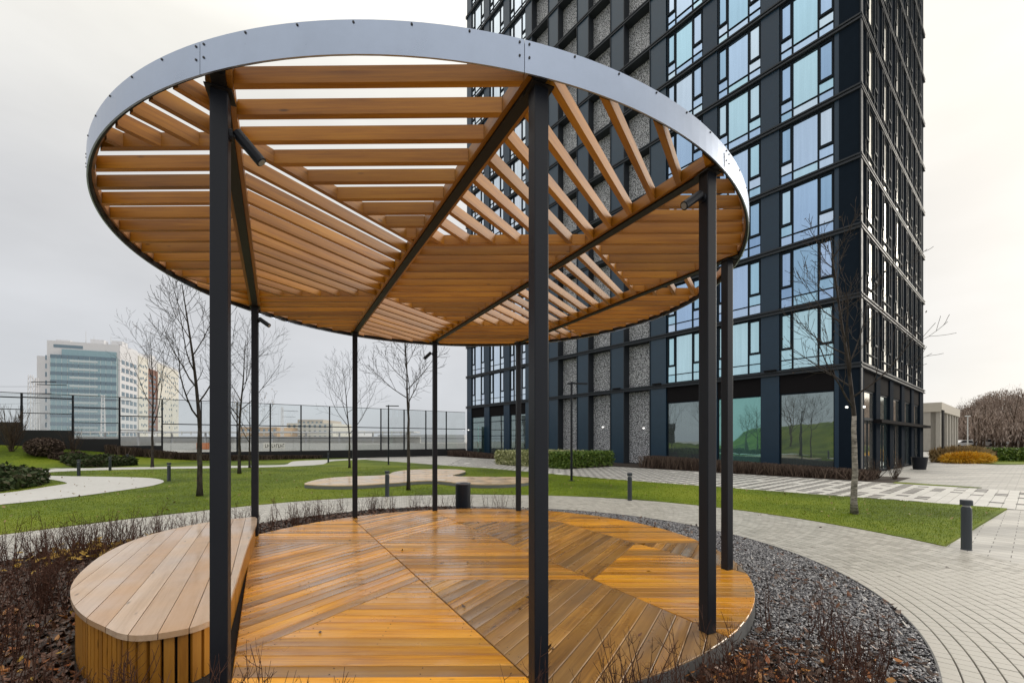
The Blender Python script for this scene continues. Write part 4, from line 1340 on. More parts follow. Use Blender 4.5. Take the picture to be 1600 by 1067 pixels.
bare_tree("bare_tree", g3(638, 766), "bare spreading tree in front of the wavy platform behind the deck", 33, 4.9, 2.15, 0.055, 1.0, 10, 1.0, blen=0.9)
bare_tree("bare_tree", g3(546, 731), "thin distant bare tree behind the left end of the wavy platform", 44, 5.6, 1.6, 0.06, 0.9, 9, 0.9)
bare_tree("bare_tree", g3(238, 730), "small tree with a few dark red leaves before the office block", 55, 7.3, 2.0, 0.075, 0.75, 9, 0.9, leaves=260, leafm=M_REDLEAF)
bare_tree("bare_tree", g3(374, 740), "bare tree between the two left posts in mid lawn", 66, 6.1, 1.9, 0.075, 0.95, 10, 1.0)
bare_tree("bare_tree", g3(390, 731), "small tree with a few yellow leaves on its low twigs by the far path", 77, 4.1, 1.2, 0.06, 0.95, 8, 0.8, leaves=150, leafm=M_YELLEAF)

# bushes by the wall on the left
def bare_bush(loc, label, seed, H, n, m, spread=0.5, group=None, name="bare_bush"):
    g = random.Random(seed); mb = MB()
    for i in range(n):
        a = g.uniform(0, 6.28); d = Vector((math.cos(a)*spread*g.uniform(.2, 1), math.sin(a)*spread*g.uniform(.2, 1), 1)).normalized()
        p = Vector((g.uniform(-.08, .08), g.uniform(-.08, .08), 0)); pts = [p]; ln = H*g.uniform(.6, 1.05)
        for k in range(4):
            d = (d+Vector((g.uniform(-.2, .2), g.uniform(-.2, .2), .1))).normalized(); p = p+d*ln/4; pts.append(p)
        mb.tube(pts, [H*.009, H*.007, H*.005, H*.0035, H*.002], 3, False)
        for k in (1, 2, 3):
            for _ in range(2):
                q = pts[k]; d2 = (d+Vector((g.uniform(-.9, .9), g.uniform(-.9, .9), g.uniform(0, .5)))).normalized()
                mb.tube([q, q+d2*ln*.14, q+(d2+Vector((g.uniform(-.3, .3), 0, .3))).normalized()*ln*.28], [H*.004, H*.003, H*.0015], 3, False)
    o = mb.build(name, m, None, loc); tag(o, label, "bush", group); return o
bare_bush(g3(18, 705), "big bare twiggy bush on the grass mound at the far left", 3, 2.6, 34, M_BARKB, 0.55)
bare_bush(g3(113, 710), "bare twiggy bush against the black wall behind the bollards", 4, 1.8, 16, M_BARKB, 0.5)

M_JUNI = islands("juniper_leaf", [(0.018, 0.034, 0.010), (0.035, 0.058, 0.016), (0.06, 0.08, 0.03), (0.09, 0.075, 0.045)], 0.7, 0.2)
M_BRUSH = islands("brown_scrub", [(0.045, 0.030, 0.024), (0.09, 0.062, 0.048), (0.15, 0.108, 0.082)], 0.8, 0.2)
M_HEDGE = islands("hedge_leaf", [(0.035, 0.075, 0.008), (0.075, 0.14, 0.012), (0.12, 0.19, 0.022), (0.19, 0.25, 0.05)], 0.5, 0.4)
M_VARI = islands("variegated_leaf", [(0.12, 0.15, 0.04), (0.28, 0.30, 0.11), (0.42, 0.43, 0.21), (0.54, 0.53, 0.31)], 0.5, 0.4)
M_GOLD = islands("golden_leaf", [(0.45, 0.22, 0.012), (0.66, 0.36, 0.016), (0.75, 0.45, 0.03), (0.70, 0.50, 0.13)], 0.6, 0.3)
M_STRAW = islands("straw_leaf", [(0.24, 0.17, 0.08), (0.34, 0.24, 0.11), (0.40, 0.30, 0.16)], 0.7, 0.2)

def leaf_mass(name, pts, size, m, parent=None, seed=1, upright=0.0, loc=(0, 0, 0)):
    """pts (n,3): leaf faces of random tilt at the points"""
    g = np.random.default_rng(seed); n = len(pts)
    a = g.normal(size=(n, 3)); a[:, 2] += upright*np.sign(a[:, 2]+1e-9)*2; a /= np.linalg.norm(a, axis=1, keepdims=True)
    b = np.cross(a, g.normal(size=(n, 3))); b /= np.linalg.norm(b, axis=1, keepdims=True)
    s = size*g.uniform(.6, 1.4, (n, 1)); a *= s; b *= s*(0.45 if upright == 0 else 0.16)
    V = np.stack([pts-a, pts+b, pts+a, pts-b], 1).reshape(-1, 3)
    me = fast_mesh(name, V, np.arange(4*n).reshape(-1, 4), m)
    o = bpy.data.objects.new(name, me); o.location = loc; link(o, parent); return o

def mound_pts(poly, n, h, seed, follow=True, lump=0.5, zpow=1.0):
    g = np.random.default_rng(seed); xs = [p[0] for p in poly]; ys = [p[1] for p in poly]
    x = g.uniform(min(xs), max(xs), n); y = g.uniform(min(ys), max(ys), n); k = inside(poly, x, y); x, y = x[k], y[k]
    hh = h*(1-lump+lump*(0.5+0.5*np.sin(x*3.1+1)*np.sin(y*2.3+x)))
    z = hh*g.random(len(x))**zpow
    return np.c_[x, y, z+(terrain(x, y) if follow else 0)+0.03]
# juniper beds on the left
jp = [g2(*p) for p in ((-60, 741), (0, 741), (38, 744.5), (62, 750), (80, 755), (60, 760), (30, 765), (0, 769), (-60, 775))]
o = leaf_mass("juniper_bed", mound_pts(jp, 26000, 0.55, 1), 0.10, M_JUNI, None, 5); o["kind"] = "stuff"
jp2 = [g2(*p) for p in ((95, 722), (125, 719), (150, 719), (190, 722), (215, 727), (170, 730), (120, 731))]
o = leaf_mass("juniper_bed", mound_pts(jp2, 20000, 0.55, 2), 0.12, M_JUNI, None, 6); o["kind"] = "stuff"
jp3 = [g2(*p) for p in ((74, 716), (100, 715.5), (125, 717), (150, 721), (130, 725), (105, 722))]
o = leaf_mass("scrub_bed", mound_pts(jp3, 6000, 0.5, 3), 0.10, M_BRUSH, None, 7); o["kind"] = "stuff"
bx_, by_, bz_ = g3(70, 712)
g = np.random.default_rng(9); q = g.normal(size=(5000, 3)); q /= np.linalg.norm(q, axis=1, keepdims=True); q *= g.random((5000, 1))**(1/3)
o = leaf_mass("round_bush", q*[0.85, 0.85, 0.55]+[0, 0, 0.5], 0.07, M_BRUSH, None, 8, loc=(bx_, by_, bz_)); tag(o, "round brown clipped bush on the mound left of the bare bush", "bush")

# brown dormant hedge along the wall and along the tower
def strip_pts(a, b, w, h, n, seed):
    g = np.random.default_rng(seed); t = g.random(n); u = g.uniform(-.5, .5, n)*w; a = np.array(a); b = np.array(b); d = (b-a)/np.linalg.norm(b-a)
    x = a[0]+(b[0]-a[0])*t-d[1]*u; y = a[1]+(b[1]-a[1])*t+d[0]*u
    return x, y, g.random(n)*h
def twig_hedge(name, a, b, w, h, n, m, label, seed, follow=True):
    g = np.random.default_rng(seed); x, y, z = strip_pts(a, b, w, 0.05, n, seed)
    z0 = (terrain(x, y) if follow else np.zeros(n))+0.02
    hh = h*g.uniform(.55, 1.05, n); lx, ly = g.normal(0, .12, n)*h*2, g.normal(0, .12, n)*h*2
    V = []; wd_ = 0.008+0.0006*np.hypot(x, y)
    ca = g.uniform(0, np.pi, n); dx, dy = np.cos(ca)*wd_, np.sin(ca)*wd_
    V = np.stack([np.c_[x-dx, y-dy, z0], np.c_[x+dx, y+dy, z0], np.c_[x+lx+dx*.4, y+ly+dy*.4, z0+hh], np.c_[x+lx-dx*.4, y+ly-dy*.4, z0+hh]], 1).reshape(-1, 3)
    me = fast_mesh(name, V, np.arange(4*n).reshape(-1, 4), m); o = bpy.data.objects.new(name, me); link(o)
    o["kind"] = "stuff"; return o
wa, wb_ = FL+FD*14+Vector((0.586, -0.81))*0.6, FL+FD*27+Vector((0.586, -0.81))*0.6
twig_hedge("dormant_hedge", wa, wb_, 0.7, 0.55, 3200, M_BRUSH, "", 12)
twig_hedge("dormant_hedge", fac(-0.9, 2.5), fac(9.3, 2.4), 1.7, 0.62, 6000, M_BRUSH, "", 13, False)
twig_hedge("dormant_hedge", fac(24, 2.2), fac(31.5, 2.0), 1.5, 0.55, 3000, M_BRUSH, "", 14, False)
bare_bush((*fac(-0.8, 2.2), 0.0), "small bare bush at the tower corner, nearer the pale tree", 41, 0.85, 22, M_BARKB, 0.7)
bare_bush((*fac(-1.3, 1.4), 0.0), "small bare bush at the tower corner, nearer the entrance", 42, 0.95, 22, M_BARKB, 0.7)

# clipped hedges by the perforated screens
hd = (BL.x, BL.y)
def hedge(name, t0, t1, q0, q1, h, n, m, label, seed, size):
    g = np.random.default_rng(seed)
    t, qq, z = g.random(n), g.random(n), g.random(n)
    k = g.integers(0, 3, n)
    t = np.where(k == 0, np.round(t), t); qq = np.where(k == 1, 1.0, qq); z = np.where(k == 2, 1.0, z)
    T = t0+(t1-t0)*t; Q = q0+(q1-q0)*qq; Z = 0.05+h*z**0.8
    T += g.normal(0, .05, n); Q += g.normal(0, .06, n); Z += g.normal(0, .045, n)
    c = fac((t0+t1)/2, (q0+q1)/2)
    P_ = np.c_[BC.x+BL.x*T+BO_.x*Q-c[0], BC.y+BL.y*T+BO_.y*Q-c[1], np.maximum(Z, 0.02)]
    root = empty(name, (c[0], c[1], 0), label, "hedge")
    leaf_mass("foliage", P_, size, m, root, seed)
    mb = MB(); mb.obox((0, 0), hd, (t1-t0)/2-0.12, (q1-q0)/2-0.12, 0.0, h-0.12); mb.build("inner_twigs", M_BRUSH, root)
    return root
hedge("variegated_hedge", 12.25, 17.0, 3.6, 7.5, 0.76, 26000, M_VARI, "clipped hedge with pale variegated leaves before the perforated screens", 21, 0.085)
hedge("green_hedge", 10.9, 12.2, 3.4, 7.4, 0.78, 14000, M_HEDGE, "short clipped dark green hedge at the right end of the pale hedge", 22, 0.065)

# ------------------------------------------------------------------ beds round the deck: slate chips, leaf litter, dormant shrubs
deckp = [(DECK_C[0]+(DECK_R+0.01)*math.cos(2*math.pi*k/96), DECK_C[1]+(DECK_R+0.01)*math.sin(2*math.pi*k/96)) for k in range(96)]
def gravel_w(x, y):
    a = np.degrees(np.arctan2(y-5.4, x+0.28))
    return S((a+62)/26.0)*S((108-a)/8.0)
g = np.random.default_rng(31)
def in_bed(n):
    x = g.uniform(-7, 4, n); y = g.uniform(1.25, 10, n)
    k = inside(bed_poly, x, y) & ~inside(deckp, x, y) & ~inside(b_out, x, y)
    return x[k], y[k]
x, y = in_bed(400000)
k = (g.random(len(x)) < gravel_w(x, y))
x, y = x[k], y[k]; n = len(x)
sz = g.uniform(0.007, 0.015, n)
base = np.array([(-1,-.6,-.3),(.9,-.7,-.3),(1,.6,-.3),(-.8,.7,-.3),(-.8,-.45,.35),(.7,-.5,.3),(.75,.45,.35),(-.6,.5,.25)])
fc = np.array([(0,3,2,1),(4,5,6,7),(0,1,5,4),(1,2,6,5),(2,3,7,6),(3,0,4,7)])
def chips(name, x, y, sz, z, m, flat=0.6, tilt=0.5):
    n = len(x); V = np.repeat(base[None], n, 0)+g.normal(0, .13, (n, 8, 3)); V[:, :, 2] *= flat
    a = g.uniform(0, 2*np.pi, n); t = g.normal(0, tilt, n)
    ca, sa, ct, st = np.cos(a), np.sin(a), np.cos(t), np.sin(t)
    X = V[:, :, 0]*ct[:, None]+V[:, :, 2]*st[:, None]; Z = -V[:, :, 0]*st[:, None]+V[:, :, 2]*ct[:, None]; Y = V[:, :, 1]
    W = np.stack([(X*ca[:, None]-Y*sa[:, None]), (X*sa[:, None]+Y*ca[:, None]), Z], 2)*sz[:, None, None]+np.stack([x, y, z], 1)[:, None, :]
    F = (fc[None]+8*np.arange(n)[:, None, None]).reshape(-1, 4)
    me = fast_mesh(name, W.reshape(-1, 3), F, m); o = bpy.data.objects.new(name, me); link(o); o["kind"] = "stuff"; return o
M_SLATE = islands("slate_chip", [(0.07, 0.07, 0.076), (0.15, 0.148, 0.16), (0.22, 0.215, 0.228), (0.31, 0.305, 0.315), (0.50, 0.49, 0.49)], 0.30, 0.5)
chips("slate_gravel", x, y, sz, 0.012+g.random(n)*0.02, M_SLATE)
# leaf litter: curled brown leaves
x, y = in_bed(240000)
w = 1-gravel_w(x, y)*0.93
k = (g.random(len(x)) < w*np.where(y < 5.2, 0.75, 0.28)); x, y = x[k], y[k]; n = len(x)
def litter(name, x, y, z, s, m):
    n = len(x); a = g.uniform(0, 2*np.pi, n); tx, ty = g.normal(0, .45, n), g.normal(0, .45, n)
    L_ = np.array([(-1, 0), (-.2, .5), (.5, .38), (1, 0), (.5, -.38), (-.2, -.5)])
    ca, sa = np.cos(a)[:, None], np.sin(a)[:, None]
    X = L_[None, :, 0]*ca-L_[None, :, 1]*sa; Y = L_[None, :, 0]*sa+L_[None, :, 1]*ca
    Z = X*tx[:, None]+Y*ty[:, None]+g.uniform(-.3, .5, (n, 1))*(L_[None, :, 0]**2)
    W = np.stack([x[:, None]+X*s[:, None], y[:, None]+Y*s[:, None], z[:, None]+Z*s[:, None]], 2)
    F = np.stack([np.array([(0, 1, 2, 3), (0, 3, 4, 5)])+6*i for i in range(n)]).reshape(-1, 4) if n < 10 else (np.array([(0, 1, 2, 3), (0, 3, 4, 5)])[None]+6*np.arange(n)[:, None, None]).reshape(-1, 4)
    me = fast_mesh(name, W.reshape(-1, 3), F, m); o = bpy.data.objects.new(name, me); link(o); o["kind"] = "stuff"; return o
M_LITTER = islands("leaf_litter", [(0.018, 0.010, 0.007), (0.040, 0.020, 0.012), (0.075, 0.036, 0.02), (0.10, 0.065, 0.045), (0.15, 0.055, 0.022), (0.05, 0.03, 0.02)], 0.42, 0.45)
litter("leaf_litter", x, y, 0.018+g.random(n)*0.035, g.uniform(0.016, 0.036, n), M_LITTER)
# brighter fallen leaves: orange on the right, yellow on the left
def patch(name, cx, cy, rx, ry, n, m, s0, s1, z=0.05):
    x = g.normal(cx, rx, n); y = g.normal(cy, ry, n); k = inside(bed_poly, x, y) & ~inside(deckp, x, y) & ~inside(b_out, x, y); x, y = x[k], y[k]
    litter(name, x, y, z+g.random(len(x))*0.04, g.uniform(s0, s1, len(x)), m)
M_ORANGE = islands("orange_leaf", [(0.22, 0.06, 0.012), (0.33, 0.11, 0.02), (0.42, 0.20, 0.05), (0.14, 0.04, 0.015)], 0.45)
patch("fallen_orange_leaves", 1.25, 2.45, 0.5, 0.35, 520, M_ORANGE, 0.014, 0.032)
patch("fallen_orange_leaves", -0.6, 1.75, 0.9, 0.2, 300, M_ORANGE, 0.014, 0.03)
patch("fallen_yellow_leaves", -5.6, 5.6, 0.7, 0.4, 260, M_YELLEAF, 0.03, 0.055, 0.10)
patch("fallen_red_leaves", -3.9, 3.3, 0.8, 0.7, 330, M_ORANGE, 0.015, 0.034, 0.03)
patch("fallen_yellow_leaves", -3.6, 3.1, 0.9, 0.7, 160, M_YELLEAF, 0.012, 0.026, 0.03)

M_STEM = bark("shrub_stem", (0.036, 0.016, 0.011), (0.10, 0.048, 0.033))
def shrub_mesh(seed, H, n, spread):
    q = random.Random(seed); mb = MB()
    for i in range(n):
        p = Vector((q.gauss(0, .05), q.gauss(0, .05), 0)); a = q.uniform(0, 6.28)
        d = Vector((math.cos(a)*spread, math.sin(a)*spread, 1)).normalized(); ln = H*q.uniform(.6, 1.1); pts = [p.copy()]
        for k in range(5):
            d = (d+Vector((q.uniform(-.16, .16), q.uniform(-.16, .16), .06))).normalized(); p = p+d*ln/5; pts.append(p.copy())
        r = q.uniform(.0034, .0050)
        mb.tube(pts, [r, r*.9, r*.78, r*.62, r*.48, r*.3], 4, False)
        for k in range(1, 5):
            for _ in range(q.choice((1, 2))):
                s_ = q.choice((-1, 1)); u = Vector((q.uniform(-1, 1), q.uniform(-1, 1), q.uniform(.2, 1.0))).normalized()
                l2 = ln*q.uniform(.10, .26); e_ = pts[k]+u*l2*.5; e2 = e_+(u+Vector((q.uniform(-.3, .3), q.uniform(-.3, .3), .45))).normalized()*l2*.5
                mb.tube([pts[k], e_, e2], [r*.55, r*.42, r*.25], 3, False)
                if q.random() < .5:
                    u2 = (u+Vector((q.uniform(-.9, .9), q.uniform(-.9, .9), .3))).normalized(); mb.tube([e_, e_+u2*l2*.4], [r*.36, r*.2], 3, False)
        if q.random() < .35:
            c = pts[-2]; mb.add([c+Vector((-.008, 0, 0)), c+Vector((0, .006, .004)), c+Vector((.01, 0, 0)), c+Vector((0, -.006, -.003))], [(0, 1, 2, 3)])
    return mb.mesh("bare_shrub", M_STEM)
SH = [shrub_mesh(100+i, 0.60, 4+i % 4, 0.30) for i in range(10)]
srng = random.Random(17)
def shrub(x, y, sc, label, group):
    o = inst(srng.choice(SH), "bare_shrub", None, (x, y, 0.01), srng.uniform(0, 6.28), (sc, sc, sc*srng.uniform(.9, 1.12)))
    return tag(o, label, "shrub", group)
# row along the path behind and left of the deck
for k in range(118):
    i = srng.uniform(0.0, 1.0)
    s_ = np.interp(i, [0, 1], [0, 1])
    ix = srng.randrange(3*46, len(pin)-8)
    p = Vector(pin[ix]).lerp(Vector(pin[ix+1]), srng.random())
    toc = (Vector((-0.6, 5.4))-p).normalized()
    if p.x > -3.6 and srng.random() < .35: continue
    dd = srng.uniform(0.12, 0.42) if p.x > -4 else srng.uniform(0.12, 1.1)
    q_ = p+toc*dd
    if inside(b_out, np.array([q_.x]), np.array([q_.y]))[0] or q_.y < 1.5: continue
    shrub(q_.x, q_.y, srng.uniform(.55, .75) if p.x > -4.6 else srng.uniform(.75, 1.0), "bare twiggy shrub in the row between the pale path and the deck", "dormant shrubs in the row along the path")
# thicket left of the bench
cnt = 0
while cnt < 135:
    x_, y_ = srng.uniform(-6.4, -2.3), srng.uniform(2.1, 6.6)
    if x_ < -1.25*y_-0.3 or inside(offs(b_out, -0.0), np.array([x_]), np.array([y_]))[0] or not inside(bed_poly, np.array([x_]), np.array([y_]))[0]: continue
    if math.hypot(x_, y_) < 2.9 or inside(deckp, np.array([x_]), np.array([y_]))[0] or x_ > -2.15 or min(math.hypot(x_-q[0], y_-q[1]) for q in b_out) < 0.16: continue
    shrub(x_, y_, srng.uniform(.6, .95), "bare twiggy shrub in the dark leaf litter left of the bench", "dormant shrubs left of the bench"); cnt += 1
# foreground row before the deck
for k in range(80):
    a = R(srng.uniform(-120, -54)); r_ = srng.uniform(3.38, 3.8)
    x_, y_ = -0.68+r_*math.cos(a), 5.44+r_*math.sin(a)
    shrub(x_, y_, srng.uniform(.55, .82), "bare twiggy shrub at the near edge of the deck", "dormant shrubs before the deck")
# right front corner
for k in range(32):
    a = R(srng.uniform(-76, -38)); r_ = srng.uniform(3.1, 3.95)
    x_, y_ = -0.3+r_*math.cos(a), 5.44+r_*math.sin(a)
    if inside(deckp, np.array([x_]), np.array([y_]))[0]: continue
    shrub(x_, y_, srng.uniform(.55, .92), "bare twiggy shrub growing out of the gravel right of the deck", "dormant shrubs in the gravel")

# ------------------------------------------------------------------ right background: golden grasses, hedge, annex, cars, wooded hill
def clump(name, c, r, h, n, m, label, seed, cat, size=0.16, up=0.8):
    g = np.random.default_rng(seed); q = g.normal(size=(n, 3)); q /= np.linalg.norm(q, axis=1, keepdims=True); q *= g.random((n, 1))**(1/2.2)
    q = q*[r[0], r[1], h*0.62]+[0, 0, h*0.42]; q[:, 2] = np.abs(q[:, 2])
    ca, sa = BR.x, BR.y
    o = leaf_mass(name, np.c_[q[:, 0], q[:, 1], q[:, 2]], size, m, None, seed, up, (c[0], c[1], 0.0)); return tag(o, label, cat)
clump("golden_shrub", (30.6, 28.7), (1.8, 0.8), 0.72, 9000, M_GOLD, "low golden yellow shrub border beside the tower's far corner", 51, "shrub", 0.12, 0.3)
clump("straw_grass", (32.6, 31.0), (2.2, 0.9), 0.95, 6000, M_STRAW, "tall straw coloured grasses behind the golden shrub border", 52, "ornamental grass", 0.28, 1.2)
clump("straw_grass", (58.0, 43.0), (9.0, 0.9), 0.62, 5000, M_STRAW, "straw coloured grasses behind the long hedge at the far right", 53, "ornamental grass", 0.30, 1.2)
gh = empty("long_hedge", (50.0, 31.7, 0), "long low clipped green hedge across the far right of the plaza", "hedge")
g = np.random.default_rng(54); n = 30000
q = np.c_[g.uniform(-14.5, 16, n), g.uniform(-.6, .6, n), g.random(n)*0.9]
k = g.integers(0, 2, n); q[:, 1] = np.where(k == 0, -.6, q[:, 1]); q[:, 2] = np.where(k == 1, .88, q[:, 2]); q += g.normal(0, .05, q.shape); q[:, 2] = np.maximum(q[:, 2], .03)
leaf_mass("foliage", q, 0.09, M_HEDGE, gh, 55)
mb = MB(); mb.box(-14.3, 15.8, -.48, .5, 0, .8); mb.build("inner_twigs", M_BRUSH, gh)
sheet("hedge_verge", [(33.0, 29.3), (66, 29.6), (66, 33.5), (33.6, 33.5)], 0.02, M_LAWN)
sheet("grass_tongue", [(30.5, 26.7), (36.8, 27.5), (34.5, 29.3), (30.5, 29.0)], 0.024, M_LAWN)
M_STONE = plain("white_marker", (0.62, 0.60, 0.56), 0.6)
for i in range(9):
    mb = MB(); mb.lathe([(0.20, 0), (0.21, 0.06), (0.14, 0.11)], 10)
    o = mb.build("edge_stone", M_STONE, None, (37.0+i*2.75, 30.45, 0.02)); tag(o, "pale round marker stone at the foot of the long hedge", "stone", "pale stones along the long hedge")

M_BEIGE = plain("beige_stone", (0.40, 0.375, 0.33), 0.6, 0, 0.08, 0.3)
M_BEIGE2 = plain("beige_fascia", (0.50, 0.46, 0.39), 0.6, 0, 0.05, 0.3)
M_GREYGL = glass_pane("grey_glass", [(0.25, 0.27, 0.29), (0.32, 0.34, 0.36)], 0.06, 0.7)
ax = empty("annex_pavilion", (60, 60, 0), "small flat roofed beige stone building with tall piers right of the tower", "building", None, RZ_R)
mb = MB(); mb.box(0.35, 22, 0.35, 14, 0, 5.6); mb.build("wall", M_BEIGE, ax)
mb = MB(); mb.box(-0.3, 22.6, -0.3, 14.6, 5.6, 6.9); mb.build("roof_fascia", M_BEIGE2, ax)
for i in range(7):
    mb = MB(); mb.box(3.45*i, 3.45*i+0.8, -0.15, 0.349, 0, 5.598); mb.build("pier", M_BEIGE, ax)
    if i < 6:
        mb = MB(); mb.box(3.45*i+0.81, 3.45*(i+1)-0.01, 0.30, 0.348, 0.02, 2.2); mb.build("grey_panel", M_GREYGL, ax)
for i in range(4):
    mb = MB(); mb.box(-0.15, 0.349, 4.0*i+0.85, 4.0*i+1.65, 0, 5.598); mb.build("pier", M_BEIGE, ax)
    for zz in (1.4, 2.8, 4.2):
        mb = MB(); mb.box(0.30, 0.348, 4.0*i+1.66, 4.0*(i+1)+0.83, zz-1.37, zz-0.03); mb.build("stone_panel", M_BEIGE, ax)

M_CARW = plain("white_car_paint", (0.72, 0.72, 0.72), 0.25, 0.0)
M_CARG = plain("car_window", (0.03, 0.035, 0.04), 0.1)
M_TYRE = plain("tyre", (0.02, 0.02, 0.02), 0.8)
car = empty("parked_car", (0, 0, 0), "", "car")
prof = [(-2.2, .35), (-2.25, .8), (-2.1, 1.0), (-1.3, 1.08), (-.65, 1.62), (1.1, 1.68), (1.95, 1.15), (2.2, 1.0), (2.22, .4)]
def extr(prof, y0, y1):
    n = len(prof); v = [(x, y0, z) for x, z in prof]+[(x, y1, z) for x, z in prof]
    f = [tuple(range(n)), tuple(range(2*n-1, n-1, -1))]+[(i, n+i, n+(i+1) % n, (i+1) % n) for i in range(n)]
    return v, f
mb = MB(); mb.add(*extr(prof, -.88, .88)); mb.build("body", M_CARW, car)
for s_ in (-1, 1):
    for (a, b) in ((-.62, .28), (.36, 1.5)):
        mb = MB(); mb.add(*extr([(a-.35 if a < 0 else a, 1.12), (a+.05, 1.52), (b-.2 if b > 1 else b, 1.56), (b, 1.14)], s_*.885, s_*.895)); mb.build("window", M_CARG, car)
    for xx in (-1.4, 1.4):
        mb = MB(); mb.tube([(xx, s_*.7, .34), (xx, s_*.9, .34)], [.34, .34], 14); mb.build("wheel", M_TYRE, car)
cl = [((1500, 96), 0.1, "white parked car beside the annex wall, leftmost of the white cars"), ((1530, 104), -.1, "white parked car right of the car park lamp"),
      ((1572, 108), .15, "white parked car below the big dark tree at the far right"), ((1600, 112), 0, "white parked car cut off by the right edge of the photo")]
for i, ((px, Y), rz, lb) in enumerate(cl):
    loc = ((px-CX0)/FPX*Y, Y, 0.0)
    sc = (1.25, 1.25, 1.1 if i else .95)
    if i == 0: car.location = loc; car.rotation_euler = (0, 0, rz); car["label"] = lb; car["group"] = "white cars in the far car park"; car.scale = sc
    else: clone(car, loc, rz, lb, "white cars in the far car park", sc)
M_POLE = plain("pale_pole", (0.5, 0.5, 0.48), 0.5)
cp = empty("car_park_lamp", ((1512-CX0)/FPX*85, 85, 0), "thin pale lamp pole standing in the far car park", "lamp post")
mb = MB(); mb.tube([(0, 0, 0), (0, 0, 6.3)], [.11, .08], 8); mb.build("pole", M_POLE, cp)
mb = MB(); mb.box(-.45, .45, -.15, .15, 6.3, 6.5); mb.build("lamp_head", M_POLE, cp)

# wooded hill
hx = [( (px-CX0)/FPX*Y, Y, 0) for px, Y in ()]
bm = bmesh.new(); NX, NY = 46, 16
M_HILL = ground_mat("hill_floor", [(0.06, 0.045, 0.035), (0.10, 0.075, 0.055)], 0.2, 0.9, 0.2)
def hill_z(x, y):
    u = (x-40)*0.766+(y-60)*0.643; v = -(x-40)*0.643+(y-60)*0.766
    return 13.0*S((np.hypot(x, y)-150)/110.0)*S((np.degrees(np.arctan2(x, y))-43.5)/5.5)
gv = {}
for i in range(NX):
    for j in range(NY):
        a = R(38+i*1.1); r_ = 130+j*16
        x_, y_ = r_*math.sin(a), r_*math.cos(a); gv[i, j] = bm.verts.new((x_, y_, float(hill_z(x_, y_))-0.05))
for i in range(NX-1):
    for j in range(NY-1): bm.faces.new((gv[i, j], gv[i+1, j], gv[i+1, j+1], gv[i, j+1]))
bmesh.ops.recalc_face_normals(bm, faces=bm.faces)
me = bpy.data.meshes.new("hill"); bm.to_mesh(me); bm.free(); me.materials.append(M_HILL)
o = bpy.data.objects.new("hill", me); link(o); o["kind"] = "structure"
g = np.random.default_rng(61)
M_WOOD = islands("winter_wood", [(0.17, 0.125, 0.098), (0.27, 0.205, 0.165), (0.36, 0.285, 0.24), (0.43, 0.36, 0.315)], 0.9, 0.05)  # distance haze is put into these lightened twig colours
pts = []; trk = MB()
for i in range(520):
    a = R(g.uniform(46.4, 66)); r_ = g.uniform(132, 262); x_, y_ = r_*math.sin(a), r_*math.cos(a); z_ = float(hill_z(x_, y_)); h_ = g.uniform(5.5, 9)
    m_ = 260
    q = g.normal(size=(m_, 3)); q /= np.linalg.norm(q, axis=1, keepdims=True); q *= g.random((m_, 1))**(1/2.5)
    pts.append(q*[h_*.30, h_*.30, h_*.42]+[x_, y_, z_+h_*.58])
    trk.tube([(x_, y_, z_-.3), (x_+.2, y_, z_+h_*.45), (x_, y_, z_+h_*.85)], [.24, .16, .05], 4, False)
o = leaf_mass("far_wood", np.concatenate(pts), 0.5, M_WOOD, None, 62, 1.2); o["kind"] = "stuff"
o = trk.build("far_wood_trunks", M_BARKB); o["kind"] = "stuff"
proto = bare_tree("winter_tree", ((1523-CX0)/FPX*95, 95, 0), "dark bare tree with forked crown left among the far car park trees", 71, 9.5, 2.6, .20, 1.05, 10, 1.1, M_BARKB, M_BARKB, "bare trees by the far car park")
for c_ in proto.children: c_.scale = (1.0, 1.0, 1.0)
for px, Y, rz, sc, lb in ((1538, 90, 1.1, .95, "dark bare tree between the lamp pole and the white car"), (1580, 88, 2.3, 1.15, "broad dark bare tree at the far right above the white cars"), (1505, 110, 4.0, .95, "bare tree close to the annex roof corner"), (1612, 100, .5, 1.1, "bare tree at the right edge of the photo")):
    clone(proto, ((px-CX0)/FPX*Y, Y, 0), rz, lb, "bare trees by the far car park", (sc, sc, sc))

# bank of trees off to the left that the lobby windows mirror
for i, (x_, y_) in enumerate(((-26, -2), (-30, 4), (-33, -7), (-28, 9), (-38, 1), (-24, -10), (-36, 8))):
    clone(proto, (x_, y_, float(terrain(x_, y_))-0.05), i*1.3, "bare tree on the grass bank mirrored in the lobby windows", "bare trees on the left bank", (.62, .62, .62+.05*(i % 3)))

# ------------------------------------------------------------------ left background: office block, low houses, railway
M_OWHITE = plain("office_white", (0.62, 0.62, 0.64), 0.6, 0, 0.05)
M_OCREAM = plain("office_cream", (0.62, 0.60, 0.54), 0.6, 0, 0.06)
M_OTEAL = glass_pane("office_teal", [(0.34, 0.47, 0.49), (0.42, 0.54, 0.56), (0.26, 0.38, 0.41)], 0.15, 0.55)
M_OBAND = plain("office_band", (0.50, 0.56, 0.58), 0.5)
M_OWIN = glass_pane("office_window", [(0.16, 0.22, 0.26), (0.24, 0.31, 0.35)], 0.08, 0.6)
M_ORED = plain("office_red", (0.22, 0.11, 0.08), 0.6, 0, 0.2)
A0 = Vector((-184.5, 198)); UF = Vector((0.925, 0.38)).normalized()     # front runs left to right along UF
ob = empty("office_block", (A0.x, A0.y, 0), "big distant white office block with a teal glass front on the left", "building", None, math.atan2(UF.y, UF.x))
FW = 24.2; OH = 46.0
mb = MB(); mb.box(-FW-1.2, 0, 0, 76, 0, OH); mb.build("wall", M_OWHITE, ob)
